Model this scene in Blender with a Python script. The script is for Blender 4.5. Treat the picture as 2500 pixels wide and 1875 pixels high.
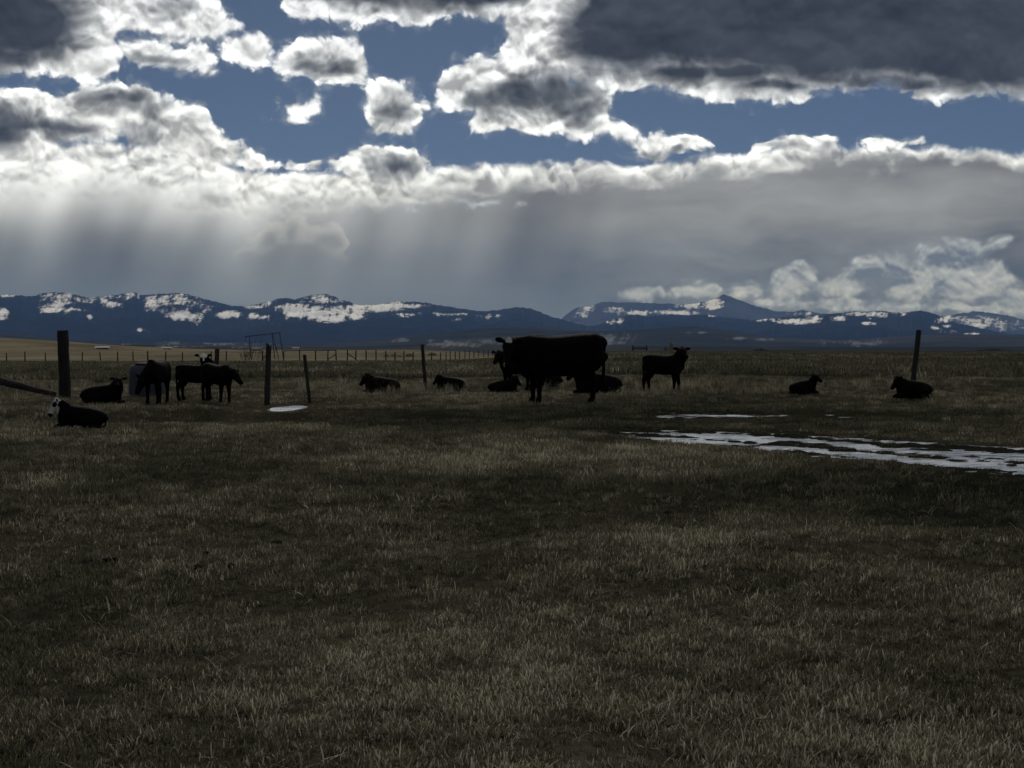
import bpy, bmesh, math, random
import numpy as np
from mathutils import Vector, Matrix

scene = bpy.context.scene
for o in list(bpy.data.objects):
    bpy.data.objects.remove(o, do_unlink=True)
COL = scene.collection

# ------------------------------------------------------------------ camera
FPX = 3752.0                      # focal length in photograph pixels (2500 wide)
EYE = 1.5                         # camera height
TILT = math.atan(87.5 / FPX)      # eye level lies 87.5 px above the picture centre
cd = bpy.data.cameras.new("camera")
cam = bpy.data.objects.new("camera", cd)
COL.objects.link(cam)
cd.sensor_width = 36.0
cd.lens = 36.0 * FPX / 2500.0
cd.clip_start = 0.1
cd.clip_end = 150000.0
cam.location = (0, 0, EYE)
cam.rotation_euler = (math.pi / 2 - TILT, 0, 0)
scene.camera = cam


def px_dir(px, py):
    dx = (px - 1250.0) / FPX
    dz = -(py - 937.5) / FPX
    c, s = math.cos(TILT), math.sin(TILT)
    v = Vector((dx, c + s * dz, -s + c * dz))
    return v.normalized()


# ------------------------------------------------------------------ exposure
vs = scene.view_settings
vs.view_transform = 'Standard'
vs.look = 'None'
vs.exposure = 0.0
vs.gamma = 1.0
vs.use_curve_mapping = False
scene.cycles.use_denoising = True
scene.cycles.denoising_prefilter = 'ACCURATE'
scene.cycles.denoising_input_passes = 'RGB_ALBEDO_NORMAL'
scene.cycles.use_adaptive_sampling = True
scene.cycles.adaptive_threshold = 0.015
scene.cycles.adaptive_min_samples = 12
scene.cycles.max_bounces = 6
scene.cycles.diffuse_bounces = 2
scene.cycles.glossy_bounces = 3
scene.cycles.transmission_bounces = 3
scene.cycles.volume_bounces = 0
scene.cycles.transparent_max_bounces = 6
scene.cycles.caustics_reflective = False
scene.cycles.caustics_refractive = False
scene.cycles.sample_clamp_indirect = 4.0

# ------------------------------------------------------------------ sun
SUN_EL = math.radians(38.0)
SUN_AZ = math.radians(-4.0)       # measured from straight ahead (+Y), + to the right
sd = bpy.data.lights.new("sun", 'SUN')
sd.energy = SUN_STRENGTH = 1.5
sd.angle = math.radians(10.0)
sd.color = (1.0, 0.95, 0.87)
sun = bpy.data.objects.new("sun", sd)
COL.objects.link(sun)
to_sun = Vector((math.sin(SUN_AZ) * math.cos(SUN_EL), math.cos(SUN_AZ) * math.cos(SUN_EL), math.sin(SUN_EL)))
sun.rotation_euler = (-to_sun).to_track_quat('-Z', 'Y').to_euler()
sun.location = (0, 0, 60)
# ------------------------------------------------------------------ node maths helper
class X:
    """A float socket with operators; every operator adds one Math node."""
    tree = None

    def __init__(self, s):
        self.s = s

    @staticmethod
    def m(op, *a, clamp=False):
        n = X.tree.nodes.new('ShaderNodeMath')
        n.operation = op
        n.use_clamp = clamp
        for i, v in enumerate(a):
            if isinstance(v, X):
                X.tree.links.new(v.s, n.inputs[i])
            else:
                n.inputs[i].default_value = float(v)
        return X(n.outputs[0])

    def __add__(s, o): return X.m('ADD', s, o)
    __radd__ = __add__
    def __sub__(s, o): return X.m('SUBTRACT', s, o)
    def __rsub__(s, o): return X.m('SUBTRACT', o, s)
    def __mul__(s, o): return X.m('MULTIPLY', s, o)
    __rmul__ = __mul__
    def __truediv__(s, o): return X.m('DIVIDE', s, o)
    def __rtruediv__(s, o): return X.m('DIVIDE', o, s)
    def max(s, o): return X.m('MAXIMUM', s, o)
    def min(s, o): return X.m('MINIMUM', s, o)
    def mad(s, a, b): return X.m('MULTIPLY_ADD', s, a, b)
    def exp(s): return X.m('EXPONENT', s)
    def clamp(s): return X.m('ADD', s, 0.0, clamp=True)


def link_in(sock, v):
    if isinstance(v, X):
        X.tree.links.new(v.s, sock)
    elif hasattr(v, 'is_output'):
        X.tree.links.new(v, sock)
    else:
        sock.default_value = v


def sstep(x, a, b, lo=0.0, hi=1.0):
    n = X.tree.nodes.new('ShaderNodeMapRange')
    n.interpolation_type = 'SMOOTHSTEP'
    for i, v in enumerate((x, a, b, lo, hi)):
        link_in(n.inputs[i], v)
    return X(n.outputs[0])


def lstep(x, a, b, lo=0.0, hi=1.0):
    n = X.tree.nodes.new('ShaderNodeMapRange')
    n.clamp = True
    for i, v in enumerate((x, a, b, lo, hi)):
        link_in(n.inputs[i], v)
    return X(n.outputs[0])


def vmath(op, *a, out=0):
    n = X.tree.nodes.new('ShaderNodeVectorMath')
    n.operation = op
    for i, v in enumerate(a):
        if op == 'SCALE' and i:
            if v is not None:
                link_in(n.inputs['Scale'], v)
        else:
            link_in(n.inputs[i], v)
    return n.outputs[out]


def combine(x, y, z=0.0):
    n = X.tree.nodes.new('ShaderNodeCombineXYZ')
    for i, v in enumerate((x, y, z)):
        link_in(n.inputs[i], v)
    return n.outputs[0]


def noise(vec, scale, detail, rough, dist=0.0, color=False):
    n = X.tree.nodes.new('ShaderNodeTexNoise')
    n.noise_dimensions = '3D'
    link_in(n.inputs['Vector'], vec)
    n.inputs['Scale'].default_value = scale
    n.inputs['Detail'].default_value = detail
    n.inputs['Roughness'].default_value = rough
    n.inputs['Distortion'].default_value = dist
    return n.outputs['Color'] if color else X(n.outputs[0])


def mixc(f, a, b):
    n = X.tree.nodes.new('ShaderNodeMix')
    n.data_type = 'RGBA'
    link_in(n.inputs[0], f)
    for k, v in ((6, a), (7, b)):
        if isinstance(v, (tuple, list)):
            n.inputs[k].default_value = (*v, 1.0)
        else:
            link_in(n.inputs[k], v)
    return n.outputs[2]


def ramp(x, stops, interp='LINEAR'):
    n = X.tree.nodes.new('ShaderNodeValToRGB')
    n.color_ramp.interpolation = interp
    el = n.color_ramp.elements
    while len(el) > 1:
        el.remove(el[-1])
    el[0].position = stops[0][0]
    el[0].color = (*stops[0][1], 1)
    for p, c in stops[1:]:
        e = el.new(p)
        e.color = (*c, 1)
    link_in(n.inputs[0], x)
    return n.outputs[0]


def fcurve(x, pts, lo, hi, vlo, vhi):
    """Piecewise curve through pts (x, value), x mapped from lo..hi, value from vlo..vhi."""
    n = X.tree.nodes.new('ShaderNodeFloatCurve')
    c = n.mapping.curves[0]
    n.mapping.extend = 'HORIZONTAL'
    pp = [((a - lo) / (hi - lo), (b - vlo) / (vhi - vlo)) for a, b in pts]
    c.points[0].location = pp[0]
    c.points[1].location = pp[-1]
    for p in pp[1:-1]:
        c.points.new(*p)
    n.mapping.update()
    link_in(n.inputs['Value'], (x - lo) * (1.0 / (hi - lo)))
    return X(n.outputs[0]).mad(vhi - vlo, vlo)


CLEAR_TINT = (0.47, 0.452, 0.425)

# ------------------------------------------------------------------ sky
# Cloud cover lives in the direction of the sky it fills: azimuth and elevation, in steps of
# 100 photograph pixels (1.527 degrees).  Thin edges pass the sun behind them, thick cores are grey.
def sk(px, py):
    d = px_dir(px, py)
    return math.atan2(d.x, d.y) * FPX / 100.0, math.asin(d.z) * FPX / 100.0


world = bpy.data.worlds.new("World")
scene.world = world
world.use_nodes = True
wt = world.node_tree
wt.nodes.clear()
X.tree = wt
tc = wt.nodes.new('ShaderNodeTexCoord')
sep = wt.nodes.new('ShaderNodeSeparateXYZ')
wt.links.new(tc.outputs['Generated'], sep.inputs[0])
dx, dy, dz = (X(sep.outputs[i]) for i in range(3))
AZ = X.m('ARCTAN2', dx, dy) * (FPX / 100.0)
EL = X.m('ARCSINE', dz) * (FPX / 100.0)
P = combine(AZ, EL, 0.0)


def emit(col, strength):
    n = wt.nodes.new('ShaderNodeBackground')
    link_in(n.inputs['Color'], col)
    n.inputs['Strength'].default_value = strength
    return n.outputs[0]


def mixs(f, a, b):
    n = wt.nodes.new('ShaderNodeMixShader')
    link_in(n.inputs[0], f)
    wt.links.new(a, n.inputs[1])
    wt.links.new(b, n.inputs[2])
    return n.outputs[0]


# Broad distribution of cloud over azimuth and elevation.  It is worked out on a grid and split into
# products of curves in azimuth and curves in elevation; the turbulence below gives it its shapes.
GX = np.linspace(-13.5, 13.5, 220)
GY = np.linspace(-0.5, 9.5, 120)
GXX, GYY = np.meshgrid(GX, GY, indexing='ij')


def blob_field(lst, floor, unit=60.0, sharp=7.0):
    """Soft union of ellipses; the value falls by 1 for every `unit` pixels outwards."""
    f = np.full(GXX.shape, float(floor))
    for cx, cy, rx, ry, amp in lst:
        x, y = sk(cx, cy)
        ex, ey = (GXX - x) * 100.0 / rx, (GYY - y) * 100.0 / ry
        r = np.sqrt(ex ** 2 + ey ** 2) + 1e-6
        grad = np.sqrt((ex / rx) ** 2 + (ey / ry) ** 2) / r + 1e-9        # 1 / local pixels per unit r
        d = (1 - r) / np.maximum(grad, 1.0 / max(rx, ry)) / unit
        v = np.minimum(d, amp)
        f = np.logaddexp(f * sharp, np.maximum(v, floor) * sharp) / sharp
    return f


def vec_curve(t, funcs, grid):
    n = wt.nodes.new('ShaderNodeVectorCurve')
    mp = n.mapping
    mp.use_clip = False
    mp.extend = 'HORIZONTAL'
    g = np.linspace(-1, 1, len(grid))
    for k in range(3):
        cu = mp.curves[k]
        cu.points[0].location = (g[0], funcs[k][0])
        cu.points[1].location = (g[-1], funcs[k][-1])
        for i in range(1, len(g) - 1):
            cu.points.new(float(g[i]), float(funcs[k][i]))
    mp.update()
    link_in(n.inputs['Vector'], t)
    return n.outputs[0]


def field_nodes(F, vec_t, rank, gx=slice(None), gy=slice(None)):
    """F(azimuth, elevation) as a sum of curve products; vec_t = (tx, ty) vectors with three equal components."""
    mean = float(F.mean())
    U, s, V = np.linalg.svd(F - mean, full_matrices=False)
    tot = None
    for r in range(0, rank, 3):
        uu, vv, cc = [], [], []
        for k in range(r, r + 3):
            u, v = U[:, k], V[k]
            mu, mv = np.abs(u).max(), np.abs(v).max()
            uu.append(u / mu)
            vv.append(v / mv)
            cc.append(float(s[k] * mu * mv))
        a = vmath('MULTIPLY', vec_curve(vec_t[0], uu, GX), tuple(cc))
        d = X(vmath('DOT_PRODUCT', a, vec_curve(vec_t[1], vv, GY), out=1))
        tot = (d + mean) if tot is None else tot + d
    return tot


def grid_t(vec):
    v = vmath('MULTIPLY_ADD', vec, (2.0 / (GX[-1] - GX[0]), 2.0 / (GY[-1] - GY[0]), 0),
              (-1 - 2 * GX[0] / (GX[-1] - GX[0]), -1 - 2 * GY[0] / (GY[-1] - GY[0]), 0))
    n = wt.nodes.new('ShaderNodeSeparateXYZ')
    wt.links.new(v, n.inputs[0])
    x, y = X(n.outputs[0]), X(n.outputs[1])
    return combine(x, x, x), combine(y, y, y)


# shared turbulence
w1 = vmath('SUBTRACT', noise(P, 0.8, 1.0, 0.5, color=True), (0.5, 0.5, 0.5))
PW = vmath('MULTIPLY_ADD', w1, (0.70, 0.52, 0.0), P)
w2 = vmath('SUBTRACT', noise(PW, 3.0, 2.0, 0.6, color=True), (0.5, 0.5, 0.5))
PW2 = vmath('MULTIPLY_ADD', w2, (0.17, 0.14, 0.0), PW)
PB = vmath('MULTIPLY_ADD', w2, (0.12, 0.10, 0.0), PW)        # where the cloud outlines are looked up
tB = grid_t(PB)


def puff(vec, detail):
    """Rounded heads: the inverted distance to scattered centres."""
    n = X.tree.nodes.new('ShaderNodeTexVoronoi')
    n.voronoi_dimensions = '2D'
    n.feature = 'F1'
    n.inputs['Scale'].default_value = 1.8
    n.inputs['Detail'].default_value = detail
    n.inputs['Roughness'].default_value = 0.5
    n.inputs['Lacunarity'].default_value = 2.3
    n.normalize = True
    link_in(n.inputs['Vector'], vec)
    return X(n.outputs['Distance'])


nA = noise(PW2, 1.15, 9.0, 0.64)
nU = noise(vmath('ADD', PW2, (0.03, 0.24, 0.0)), 1.15, 4.0, 0.52)
nD = noise(PW2, 1.15, 4.0, 0.52)
pA = puff(PW2, 1.0)
pU = puff(vmath('ADD', PW2, (0.02, 0.11, 0.0)), 1.0)
relief = (nD - nU) * 0.85 + (pU - pA) * 0.55                          # lit from above and behind
nF = (nA - 0.5) * 1.85 + (0.40 - pA) * 1.0
nL = (noise(P, 0.55, 3.0, 0.5) - 0.5) * 2.0
# finer turbulence for the small far clouds near the horizon
nH = (noise(PW, 2.7, 6.0, 0.60) - 0.5) * 2.0
nHu = (noise(vmath('ADD', PW, (0.02, 0.11, 0.0)), 2.7, 4.0, 0.55) - 0.5) * 2.0
relH = nH - nHu
P3 = vmath('SCALE', vmath('MULTIPLY_ADD', w2, (0.10, 0.08, 0.0), PW), None, 1.45)
pL = puff(P3, 1.0)
pLu = puff(vmath('ADD', P3, (0.03, 0.13, 0.0)), 1.0)

CUMULUS = [
    (40, 40, 250, 150, 1.3), (190, 50, 95, 95, 1.0), (120, 160, 170, 40, 0.8),
    (330, 25, 130, 60, 0.95), (470, 45, 115, 55, 0.85), (555, 66, 62, 26, 0.5), (415, 95, 40, 20, 0.4),
    (330, 132, 88, 46, 1.0), (212, 112, 48, 38, 0.7), (410, 150, 44, 24, 0.3),
    (470, 150, 50, 48, 0.65), (505, 182, 40, 20, 0.3), (600, 118, 66, 45, 0.62), (632, 92, 30, 32, 0.5),
    (800, 158, 128, 76, 1.2), (855, 190, 50, 45, 0.8),
    (695, 288, 52, 22, 0.55), (740, 265, 42, 30, 0.5), (800, 243, 25, 12, 0.2),
    (960, 268, 88, 66, 1.2), (930, 220, 30, 20, 0.5),
    (1125, 210, 75, 66, 1.0), (1220, 185, 110, 80, 1.2), (1320, 260, 190, 80, 1.3), (1430, 295, 90, 50, 1.0),
    (1515, 308, 50, 28, 0.8), (1205, 300, 90, 32, 0.7), (1260, 130, 70, 60, 0.9),
    (1290, 60, 62, 120, 1.0), (1370, 140, 90, 80, 1.0), (1420, 50, 140, 130, 1.3),
    (930, -5, 235, 82, 1.3), (1110, -5, 180, 55, 1.2), (770, 8, 90, 42, 0.7), (1240, 2, 80, 26, 0.8),
    (1700, 40, 360, 150, 1.8), (2100, 40, 460, 170, 2.0), (2480, 40, 380, 185, 1.8),
    (1480, 178, 90, 38, 0.75), (1570, 200, 80, 32, 0.7), (1750, 190, 175, 62, 1.1), (1880, 215, 130, 46, 1.0),
    (1958, 236, 60, 26, 0.8), (2260, 226, 52, 22, 0.7), (2370, 214, 64, 26, 0.7), (2500, 232, 26, 42, 0.5),
    (1625, 345, 112, 42, 1.05), (1560, 365, 50, 25, 0.8),
    (930, 395, 112, 66, 1.15), (1015, 388, 76, 52, 0.95),
    (130, 275, 190, 75, 1.2), (275, 240, 130, 72, 1.2), (50, 300, 130, 95, 1.1), (385, 295, 100, 65, 1.0),
    (475, 300, 60, 50, 0.85), (480, 350, 120, 62, 0.95), (565, 365, 74, 40, 0.75), (625, 388, 55, 30, 0.6),
    (670, 350, 25, 12, 0.4), (700, 392, 60, 22, 0.5), (795, 400, 60, 22, 0.7), (1965, 345, 90, 34, 1.1), (1895, 360, 70, 25, 0.8),
    (2180, 348, 90, 26, 0.8), (2225, 330, 40, 14, 0.4),
]
CORES = [
    (30, 40, 195, 130, 1.25), (10, 130, 100, 60, 0.8), (430, 15, 60, 40, 0.62), (352, 150, 70, 26, 0.5), (415, 152, 40, 20, 0.6),
    (785, 168, 92, 50, 0.66), (960, 275, 68, 46, 0.66),
    (1320, 222, 150, 66, 0.86), (1220, 248, 130, 48, 0.72), (1415, 262, 76, 58, 0.76), (1405, 125, 54, 36, 0.6),
    (1010, -10, 300, 60, 1.0), (1200, -5, 120, 26, 0.7),
    (1660, 50, 320, 150, 1.3), (2100, 50, 450, 172, 1.3), (2470, 60, 350, 180, 1.3), (1740, 175, 190, 60, 1.1), (1890, 210, 120, 42, 0.9), (1490, 110, 140, 90, 1.1), (2300, 190, 250, 45, 0.9),
    (1620, 368, 90, 24, 0.42), (945, 402, 82, 46, 0.66), (1015, 404, 50, 34, 0.5),
    (290, 238, 90, 42, 0.66), (350, 262, 70, 30, 0.55), (110, 308, 140, 42, 0.74), (-5, 325, 70, 75, 1.0), (335, 325, 80, 50, 0.45), (180, 345, 80, 26, 0.4),
    (1960, 365, 90, 22, 0.42),
]
GAPS = [(60, 200, 170, 20, 1), (260, 196, 120, 12, 1), (430, 212, 80, 18, 1), (570, 235, 90, 50, 1), (640, 30, 50, 40, 1), (640, 320, 90, 26, 1), (800, 330, 70, 40, 1), (830, 265, 40, 30, 1),
        (930, 130, 60, 34, 1), (1030, 140, 60, 40, 1), (1120, 110, 70, 26, 1), (700, 215, 70, 14, 1), (1250, 370, 220, 14, 1), (1070, 330, 40, 30, 1), (1560, 250, 60, 20, 1), (1780, 300, 180, 36, 1), (2100, 290, 200, 40, 1),
        (2350, 290, 200, 36, 1), (1720, 268, 60, 20, 1)]
TOPS = [(-900, 345), (0, 335), (250, 345), (420, 365), (560, 395), (640, 412), (700, 412), (860, 418), (1000, 405), (1150, 398), (1300, 396), (1430, 392), (1520, 398), (1620, 388),
        (1720, 378), (1850, 368), (1930, 345), (2020, 342), (2080, 366), (2200, 352), (2300, 352), (2420, 360), (2500, 368), (3400, 360)]
LOW = [(1570, 724, 62, 17, 0.5), (1700, 714, 66, 24, 0.9), (1815, 712, 40, 26, 0.75), (1925, 700, 52, 48, 1.1), (1960, 660, 30, 28, 0.8), (1890, 738, 60, 14, 0.7),
       (2120, 650, 52, 34, 0.9), (2175, 640, 40, 26, 0.8), (2095, 665, 36, 18, 0.9), (2060, 695, 70, 22, 0.6), (2070, 728, 55, 14, 0.8), (2010, 742, 80, 9, 0.5),
       (2225, 690, 60, 44, 1.0), (2280, 640, 50, 46, 0.9), (2350, 615, 80, 34, 1.0), (2430, 596, 40, 18, 0.7), (2390, 670, 76, 46, 1.1), (2440, 690, 50, 34, 0.8), (2330, 700, 40, 40, 0.7),
       (2140, 745, 120, 9, 0.4), (2400, 752, 90, 16, 0.8), (2480, 735, 60, 34, 0.9), (2330, 740, 40, 12, 0.6), (2250, 755, 100, 8, 0.5),
       (1160, 491, 62, 12, 0.9), (1278, 498, 20, 9, 0.7), (1000, 505, 24, 14, 0.4)]
LOWC = [(2150, 668, 80, 40, 0.7), (2330, 632, 80, 34, 0.75), (2400, 620, 50, 22, 0.6), (2300, 700, 34, 30, 0.7), (1960, 668, 20, 30, 0.4), (2450, 740, 30, 16, 0.3)]
TOW = [(655, 582, 44, 44, 1.0), (722, 568, 38, 42, 1.0), (800, 585, 52, 40, 1.0), (622, 635, 50, 44, 1.0), (730, 660, 130, 85, 1.2)]


VX = [0, 100, 200, 300, 450, 600, 750, 900, 1050, 1200, 1300, 1420, 1550, 1700, 1850, 2000, 2150, 2300, 2450]
VY = [400, 430, 480, 530, 580, 630, 680, 730, 790, 870]
VEIL = [[218, 225, 208, 222, 228, 215, 205, 195, 185, 165, 140, 135, 140, 142, 135, 130, 122, 116, 112],
        [215, 222, 200, 215, 222, 208, 200, 190, 178, 150, 125, 125, 135, 140, 130, 130, 125, 115, 110],
        [200, 215, 165, 195, 205, 190, 180, 170, 150, 130, 110, 122, 130, 138, 140, 142, 145, 148, 135],
        [165, 195, 120, 165, 178, 168, 160, 150, 140, 125, 108, 136, 138, 135, 135, 130, 128, 132, 120],
        [135, 160, 100, 125, 152, 155, 145, 142, 134, 120, 102, 125, 125, 125, 125, 125, 122, 125, 105],
        [118, 128, 98, 108, 128, 140, 122, 130, 124, 112, 98, 105, 112, 118, 118, 120, 118, 118, 98],
        [105, 110, 96, 100, 112, 130, 120, 120, 116, 106, 97, 98, 105, 112, 112, 112, 110, 110, 95],
        [98, 100, 95, 97, 104, 120, 116, 113, 109, 102, 96, 96, 100, 108, 110, 108, 105, 105, 95],
        [96] * 19, [96] * 19]


def veil_field():
    G = np.array(VEIL, float) / 255.0 * 1.05
    G = np.where(G <= 0.04045, G / 12.92, ((G + 0.055) / 1.055) ** 2.4)
    G[5:8] *= 0.92
    G[:4] *= 1.0 + 0.30 * np.clip((1100 - np.array(VX)) / 500.0, 0, 1)
    gx = np.array([sk(x, 500)[0] for x in VX])
    gy = np.array([sk(1250, y)[1] for y in VY])
    rows = np.array([np.interp(GX, gx, row) for row in G])           # (VY, GX)
    out = np.empty(GXX.shape)
    for i in range(len(GX)):
        out[i] = np.interp(GY, gy[::-1], rows[::-1, i])
    k = np.array([0.05, 0.24, 0.42, 0.24, 0.05])
    for _ in range(6):
        out = np.apply_along_axis(lambda v: np.convolve(np.pad(v, 2, 'edge'), k / k.sum(), 'valid'), 0, out)
        out = np.apply_along_axis(lambda v: np.convolve(np.pad(v, 2, 'edge'), k / k.sum(), 'valid'), 1, out)
    return out


SKY_STRENGTH = 0.1
K = 1.0 / SKY_STRENGTH
# clear air: the sky texture, seen between the clouds
sky = wt.nodes.new('ShaderNodeTexSky')
sky.sky_type = 'NISHITA'
sky.sun_disc = False
sky.sun_elevation = SUN_EL
sky.sun_rotation = SUN_AZ
sky.altitude = 1800
sky.air_density = 1.0
sky.dust_density = 0.1
sky.ozone_density = 3.0
# very clear mountain air: the blue keeps its depth down to the cloud tops
wt.links.new(vmath('NORMALIZE', combine(dx, dy, X.m('ABSOLUTE', dz).mad(1.0, 0.42))), sky.inputs['Vector'])
clear = vmath('MULTIPLY', sky.outputs[0], CLEAR_TINT)
inFrame = sstep(X.m('ABSOLUTE', AZ), 12.9, 13.5, 1.0, 0.0) * sstep(EL, 8.9, 9.5, 1.0, 0.0)

# -- elsewhere the same broken cover goes on: a layer of cloud seen in perspective
flat = 1.0 / (dz.max(0.0) + 0.16)
PG = combine(dx * flat, dy * flat, 3.7)
nG = noise(PG, 0.8, 6.0, 0.56, 0.4)
wa = sstep(nG, 0.46, 0.53)
wdk = ramp(nG, [(0.47, (0.95, 0.96, 0.96)), (0.53, (0.60, 0.61, 0.62)), (0.60, (0.20, 0.21, 0.23)), (0.70, (0.055, 0.065, 0.082))])
wildc = mixc(wa, clear, vmath('SCALE', wdk, None, K))
wv = fcurve(EL, [(-4, 0.13), (0.8, 0.135), (2.4, 0.175), (4.2, 0.25), (5.2, 0.5), (10, 0.6)], -4, 10, 0, 1)
wildc = mixc(sstep(EL, 4.2, 6.0, 1.0, 0.0), wildc, vmath('SCALE', combine(wv, wv, wv), None, K))
SH_WILD = emit(wildc, SKY_STRENGTH)

# -- cumulus: thin edges let the sun through, thick middles stay grey
field = field_nodes(blob_field(CUMULUS, -1.6) - 0.62 * np.clip(blob_field(GAPS, -1.0, 62.0) + 0.62, 0, 1.2), tB, 36)
core = field_nodes(blob_field(CORES, -0.9, 70.0), tB, 21)
dens = field + nF * 0.95 - 0.12
aC = sstep(dens, -0.08, 0.38)
dk = (core * 1.0 + nF * 0.34 + nL * 0.12 - relief * 0.9 + 0.0).clamp()
shade = relief * 3.2 + 0.80 - sstep(dens, 0.2, 1.4) * 0.12
grey = ramp(dk, [(0.0, (1.0, 1.0, 1.0)), (0.14, (0.84, 0.85, 0.85)), (0.36, (0.42, 0.43, 0.44)), (0.60, (0.205, 0.215, 0.23)),
                 (0.80, (0.098, 0.106, 0.118)), (1.0, (0.044, 0.050, 0.060))])
bs = shade * (1.0 - dk * 0.62) + dk * 0.62
edge = sstep(dens, 0.05, 0.65, 0.26, 0.0)
deep = (noise(vmath('MULTIPLY', PW, (0.5, 1.2, 1.0)), 0.9, 5.0, 0.55) - 0.5) * 2.0
bs = bs + sstep(dk, 0.6, 1.0) * (deep * 0.9 + 0.12)
cumcol = vmath('SCALE', vmath('MULTIPLY', grey, (0.962, 1.0, 1.05)), None, (bs + edge).max(0.4))
# torn shreds and thin mist round the clouds
shred = sstep(field + nH * 1.15 + nF * 0.75, -0.25, 0.85) * 0.42

# -- distant shower band along the horizon
tp = [(sk(a, b)[0] if 0 <= a <= 2500 else (a - 1250) / 100.0, sk(min(max(a, 0), 2500), b)[1]) for a, b in TOPS]
top = fcurve(AZ, tp, -22.0, 22.0, 3.0, 7.0)
S = top - EL + nF * 0.30
aB = sstep(S, 0.0, 0.22)
rimw = fcurve(AZ, [(-22, 1.3), (-12, 1.3), (-9, 1.2), (-6.5, 1.1), (-4, 0.95), (-1, 0.75), (3, 0.64), (6, 0.66), (8.0, 0.52), (12, 0.5), (22, 0.9)], -22, 22, 0, 3)
nS = (noise(vmath('MULTIPLY', PW, (0.55, 1.4, 1.0)), 0.9, 5.0, 0.5) - 0.5) * 2.0
rim = sstep((S + nS * 0.55 + nF * 0.22) / rimw, 0.30, 1.25, 1.0, 0.0)
# falling snow: streaks drawn out downwards, and layers drawn out sideways
slant = AZ - EL * 0.30
streak = (noise(combine(slant * 0.85, EL * 0.10, 4.3), 1.0, 1.6, 0.4) - 0.5) * 2.0
layer = (noise(vmath('MULTIPLY', PW, (0.30, 1.15, 1.0)), 1.2, 5.0, 0.55) - 0.5) * 2.0
rightw = sstep(AZ, -1.0, 6.0)
veil = field_nodes(veil_field(), grid_t(vmath('MULTIPLY_ADD', w1, (0.5, 0.5, 0.0), P)), 12)
gv = veil * (1.0 + streak * (1.0 - rightw) * 0.54 * sstep(EL, 0.5, 2.6)) + layer * (rightw * 0.13 + 0.018) + nF * 0.010
gv = gv.max(0.08)
tint = sstep(EL, 0.9, 3.6)
band = vmath('MULTIPLY', combine(gv, gv, gv), mixc(tint, (0.84, 1.0, 1.20), (0.94, 1.0, 1.075)))
tw = field_nodes(blob_field(TOW, -1.3, 50.0), tB, 6) + nF * 0.35 + nH * 0.35
trim = sstep(tw, -0.04, 0.10) * sstep(tw, 0.05, 0.75, 1.0, 0.0) * sstep(EL, 1.8, 2.9) * (nF * 0.9 + 0.75).clamp()
tin = sstep(tw, 0.1, 0.7) * sstep(EL, 0.8, 3.2)
band = mixc(tin * 0.45, band, (0.20, 0.215, 0.23))
band = mixc(trim * 0.45, band, (0.60, 0.61, 0.60))
ld = field_nodes(blob_field(LOW, -1.3, 34.0), tB, 21) + nF * 0.30 + nH * 0.42 + (0.40 - pL) * 0.7
aL = sstep(ld, -0.08, 0.55) * 0.97
lc = field_nodes(blob_field(LOWC, -0.3, 50.0), tB, 6)
ldk = (lc + nF * 0.2 - relief * 1.2 - relH * 0.45 - (pLu - pL) * 1.1 + 0.46 - ld * 0.06).clamp()
lowcol = mixc(ldk, (0.52, 0.575, 0.64), (0.13, 0.160, 0.215))
band = mixc(aL, band, lowcol)
rimbright = (relief * 3.4 + nS * 0.12 + 0.86)
rimcol = vmath('SCALE', (0.955, 1.0, 1.05), None, rimbright.max(0.3))
band = mixc(rim, band, rimcol)

clear = vmath('SCALE', clear, None, lstep(EL, 4.2, 8.5, 1.16, 0.95))
c = mixc(shred, clear, (0.60 * K, 0.63 * K, 0.66 * K))
c = mixc(aC, c, vmath('SCALE', cumcol, None, K))
c = mixc(aB, c, vmath('SCALE', band, None, K))
# cloud heads that stand in front of the band's upper edge
front = aC * sstep(S, 0.35, 1.1, 1.0, 0.0) * 0.9
c = mixc(front, c, vmath('SCALE', cumcol, None, K))
final = mixs(inFrame, SH_WILD, emit(c, SKY_STRENGTH))
wo = wt.nodes.new('ShaderNodeOutputWorld')
wt.links.new(final, wo.inputs['Surface'])
world.cycles.sampling_method = 'MANUAL'
world.cycles.sample_map_resolution = 512
# ------------------------------------------------------------------ numeric noise (for terrain and scatter)
def _hash(ix, iy, seed):
    h = (ix.astype(np.int64) * 374761393 + iy.astype(np.int64) * 668265263 + seed * 974711) & 0xFFFFFFFF
    h = ((h ^ (h >> 13)) * 1274126177) & 0xFFFFFFFF
    h = h ^ (h >> 16)
    return (h & 0xFFFF) / 65535.0


def vnoise(x, y, seed=0):
    x = np.asarray(x, float)
    y = np.asarray(y, float)
    ix, iy = np.floor(x), np.floor(y)
    fx, fy = x - ix, y - iy
    fx, fy = fx * fx * fx * (fx * (fx * 6 - 15) + 10), fy * fy * fy * (fy * (fy * 6 - 15) + 10)
    a, b = _hash(ix, iy, seed), _hash(ix + 1, iy, seed)
    c_, d = _hash(ix, iy + 1, seed), _hash(ix + 1, iy + 1, seed)
    return (a + (b - a) * fx) * (1 - fy) + (c_ + (d - c_) * fx) * fy


def fbm(x, y, octaves=4, seed=0, gain=0.5):
    """-0.5 .. 0.5"""
    t, amp, tot, f = 0.0, 1.0, 0.0, 1.0
    for o in range(octaves):
        t = t + amp * (vnoise(np.asarray(x) * f + 17.3 * o, np.asarray(y) * f - 9.1 * o, seed + o) - 0.5)
        tot += amp
        amp *= gain
        f *= 2.03
    return t / tot


def sst(x, a, b):
    t = np.clip((np.asarray(x, float) - a) / (b - a), 0, 1)
    return t * t * (3 - 2 * t)


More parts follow.
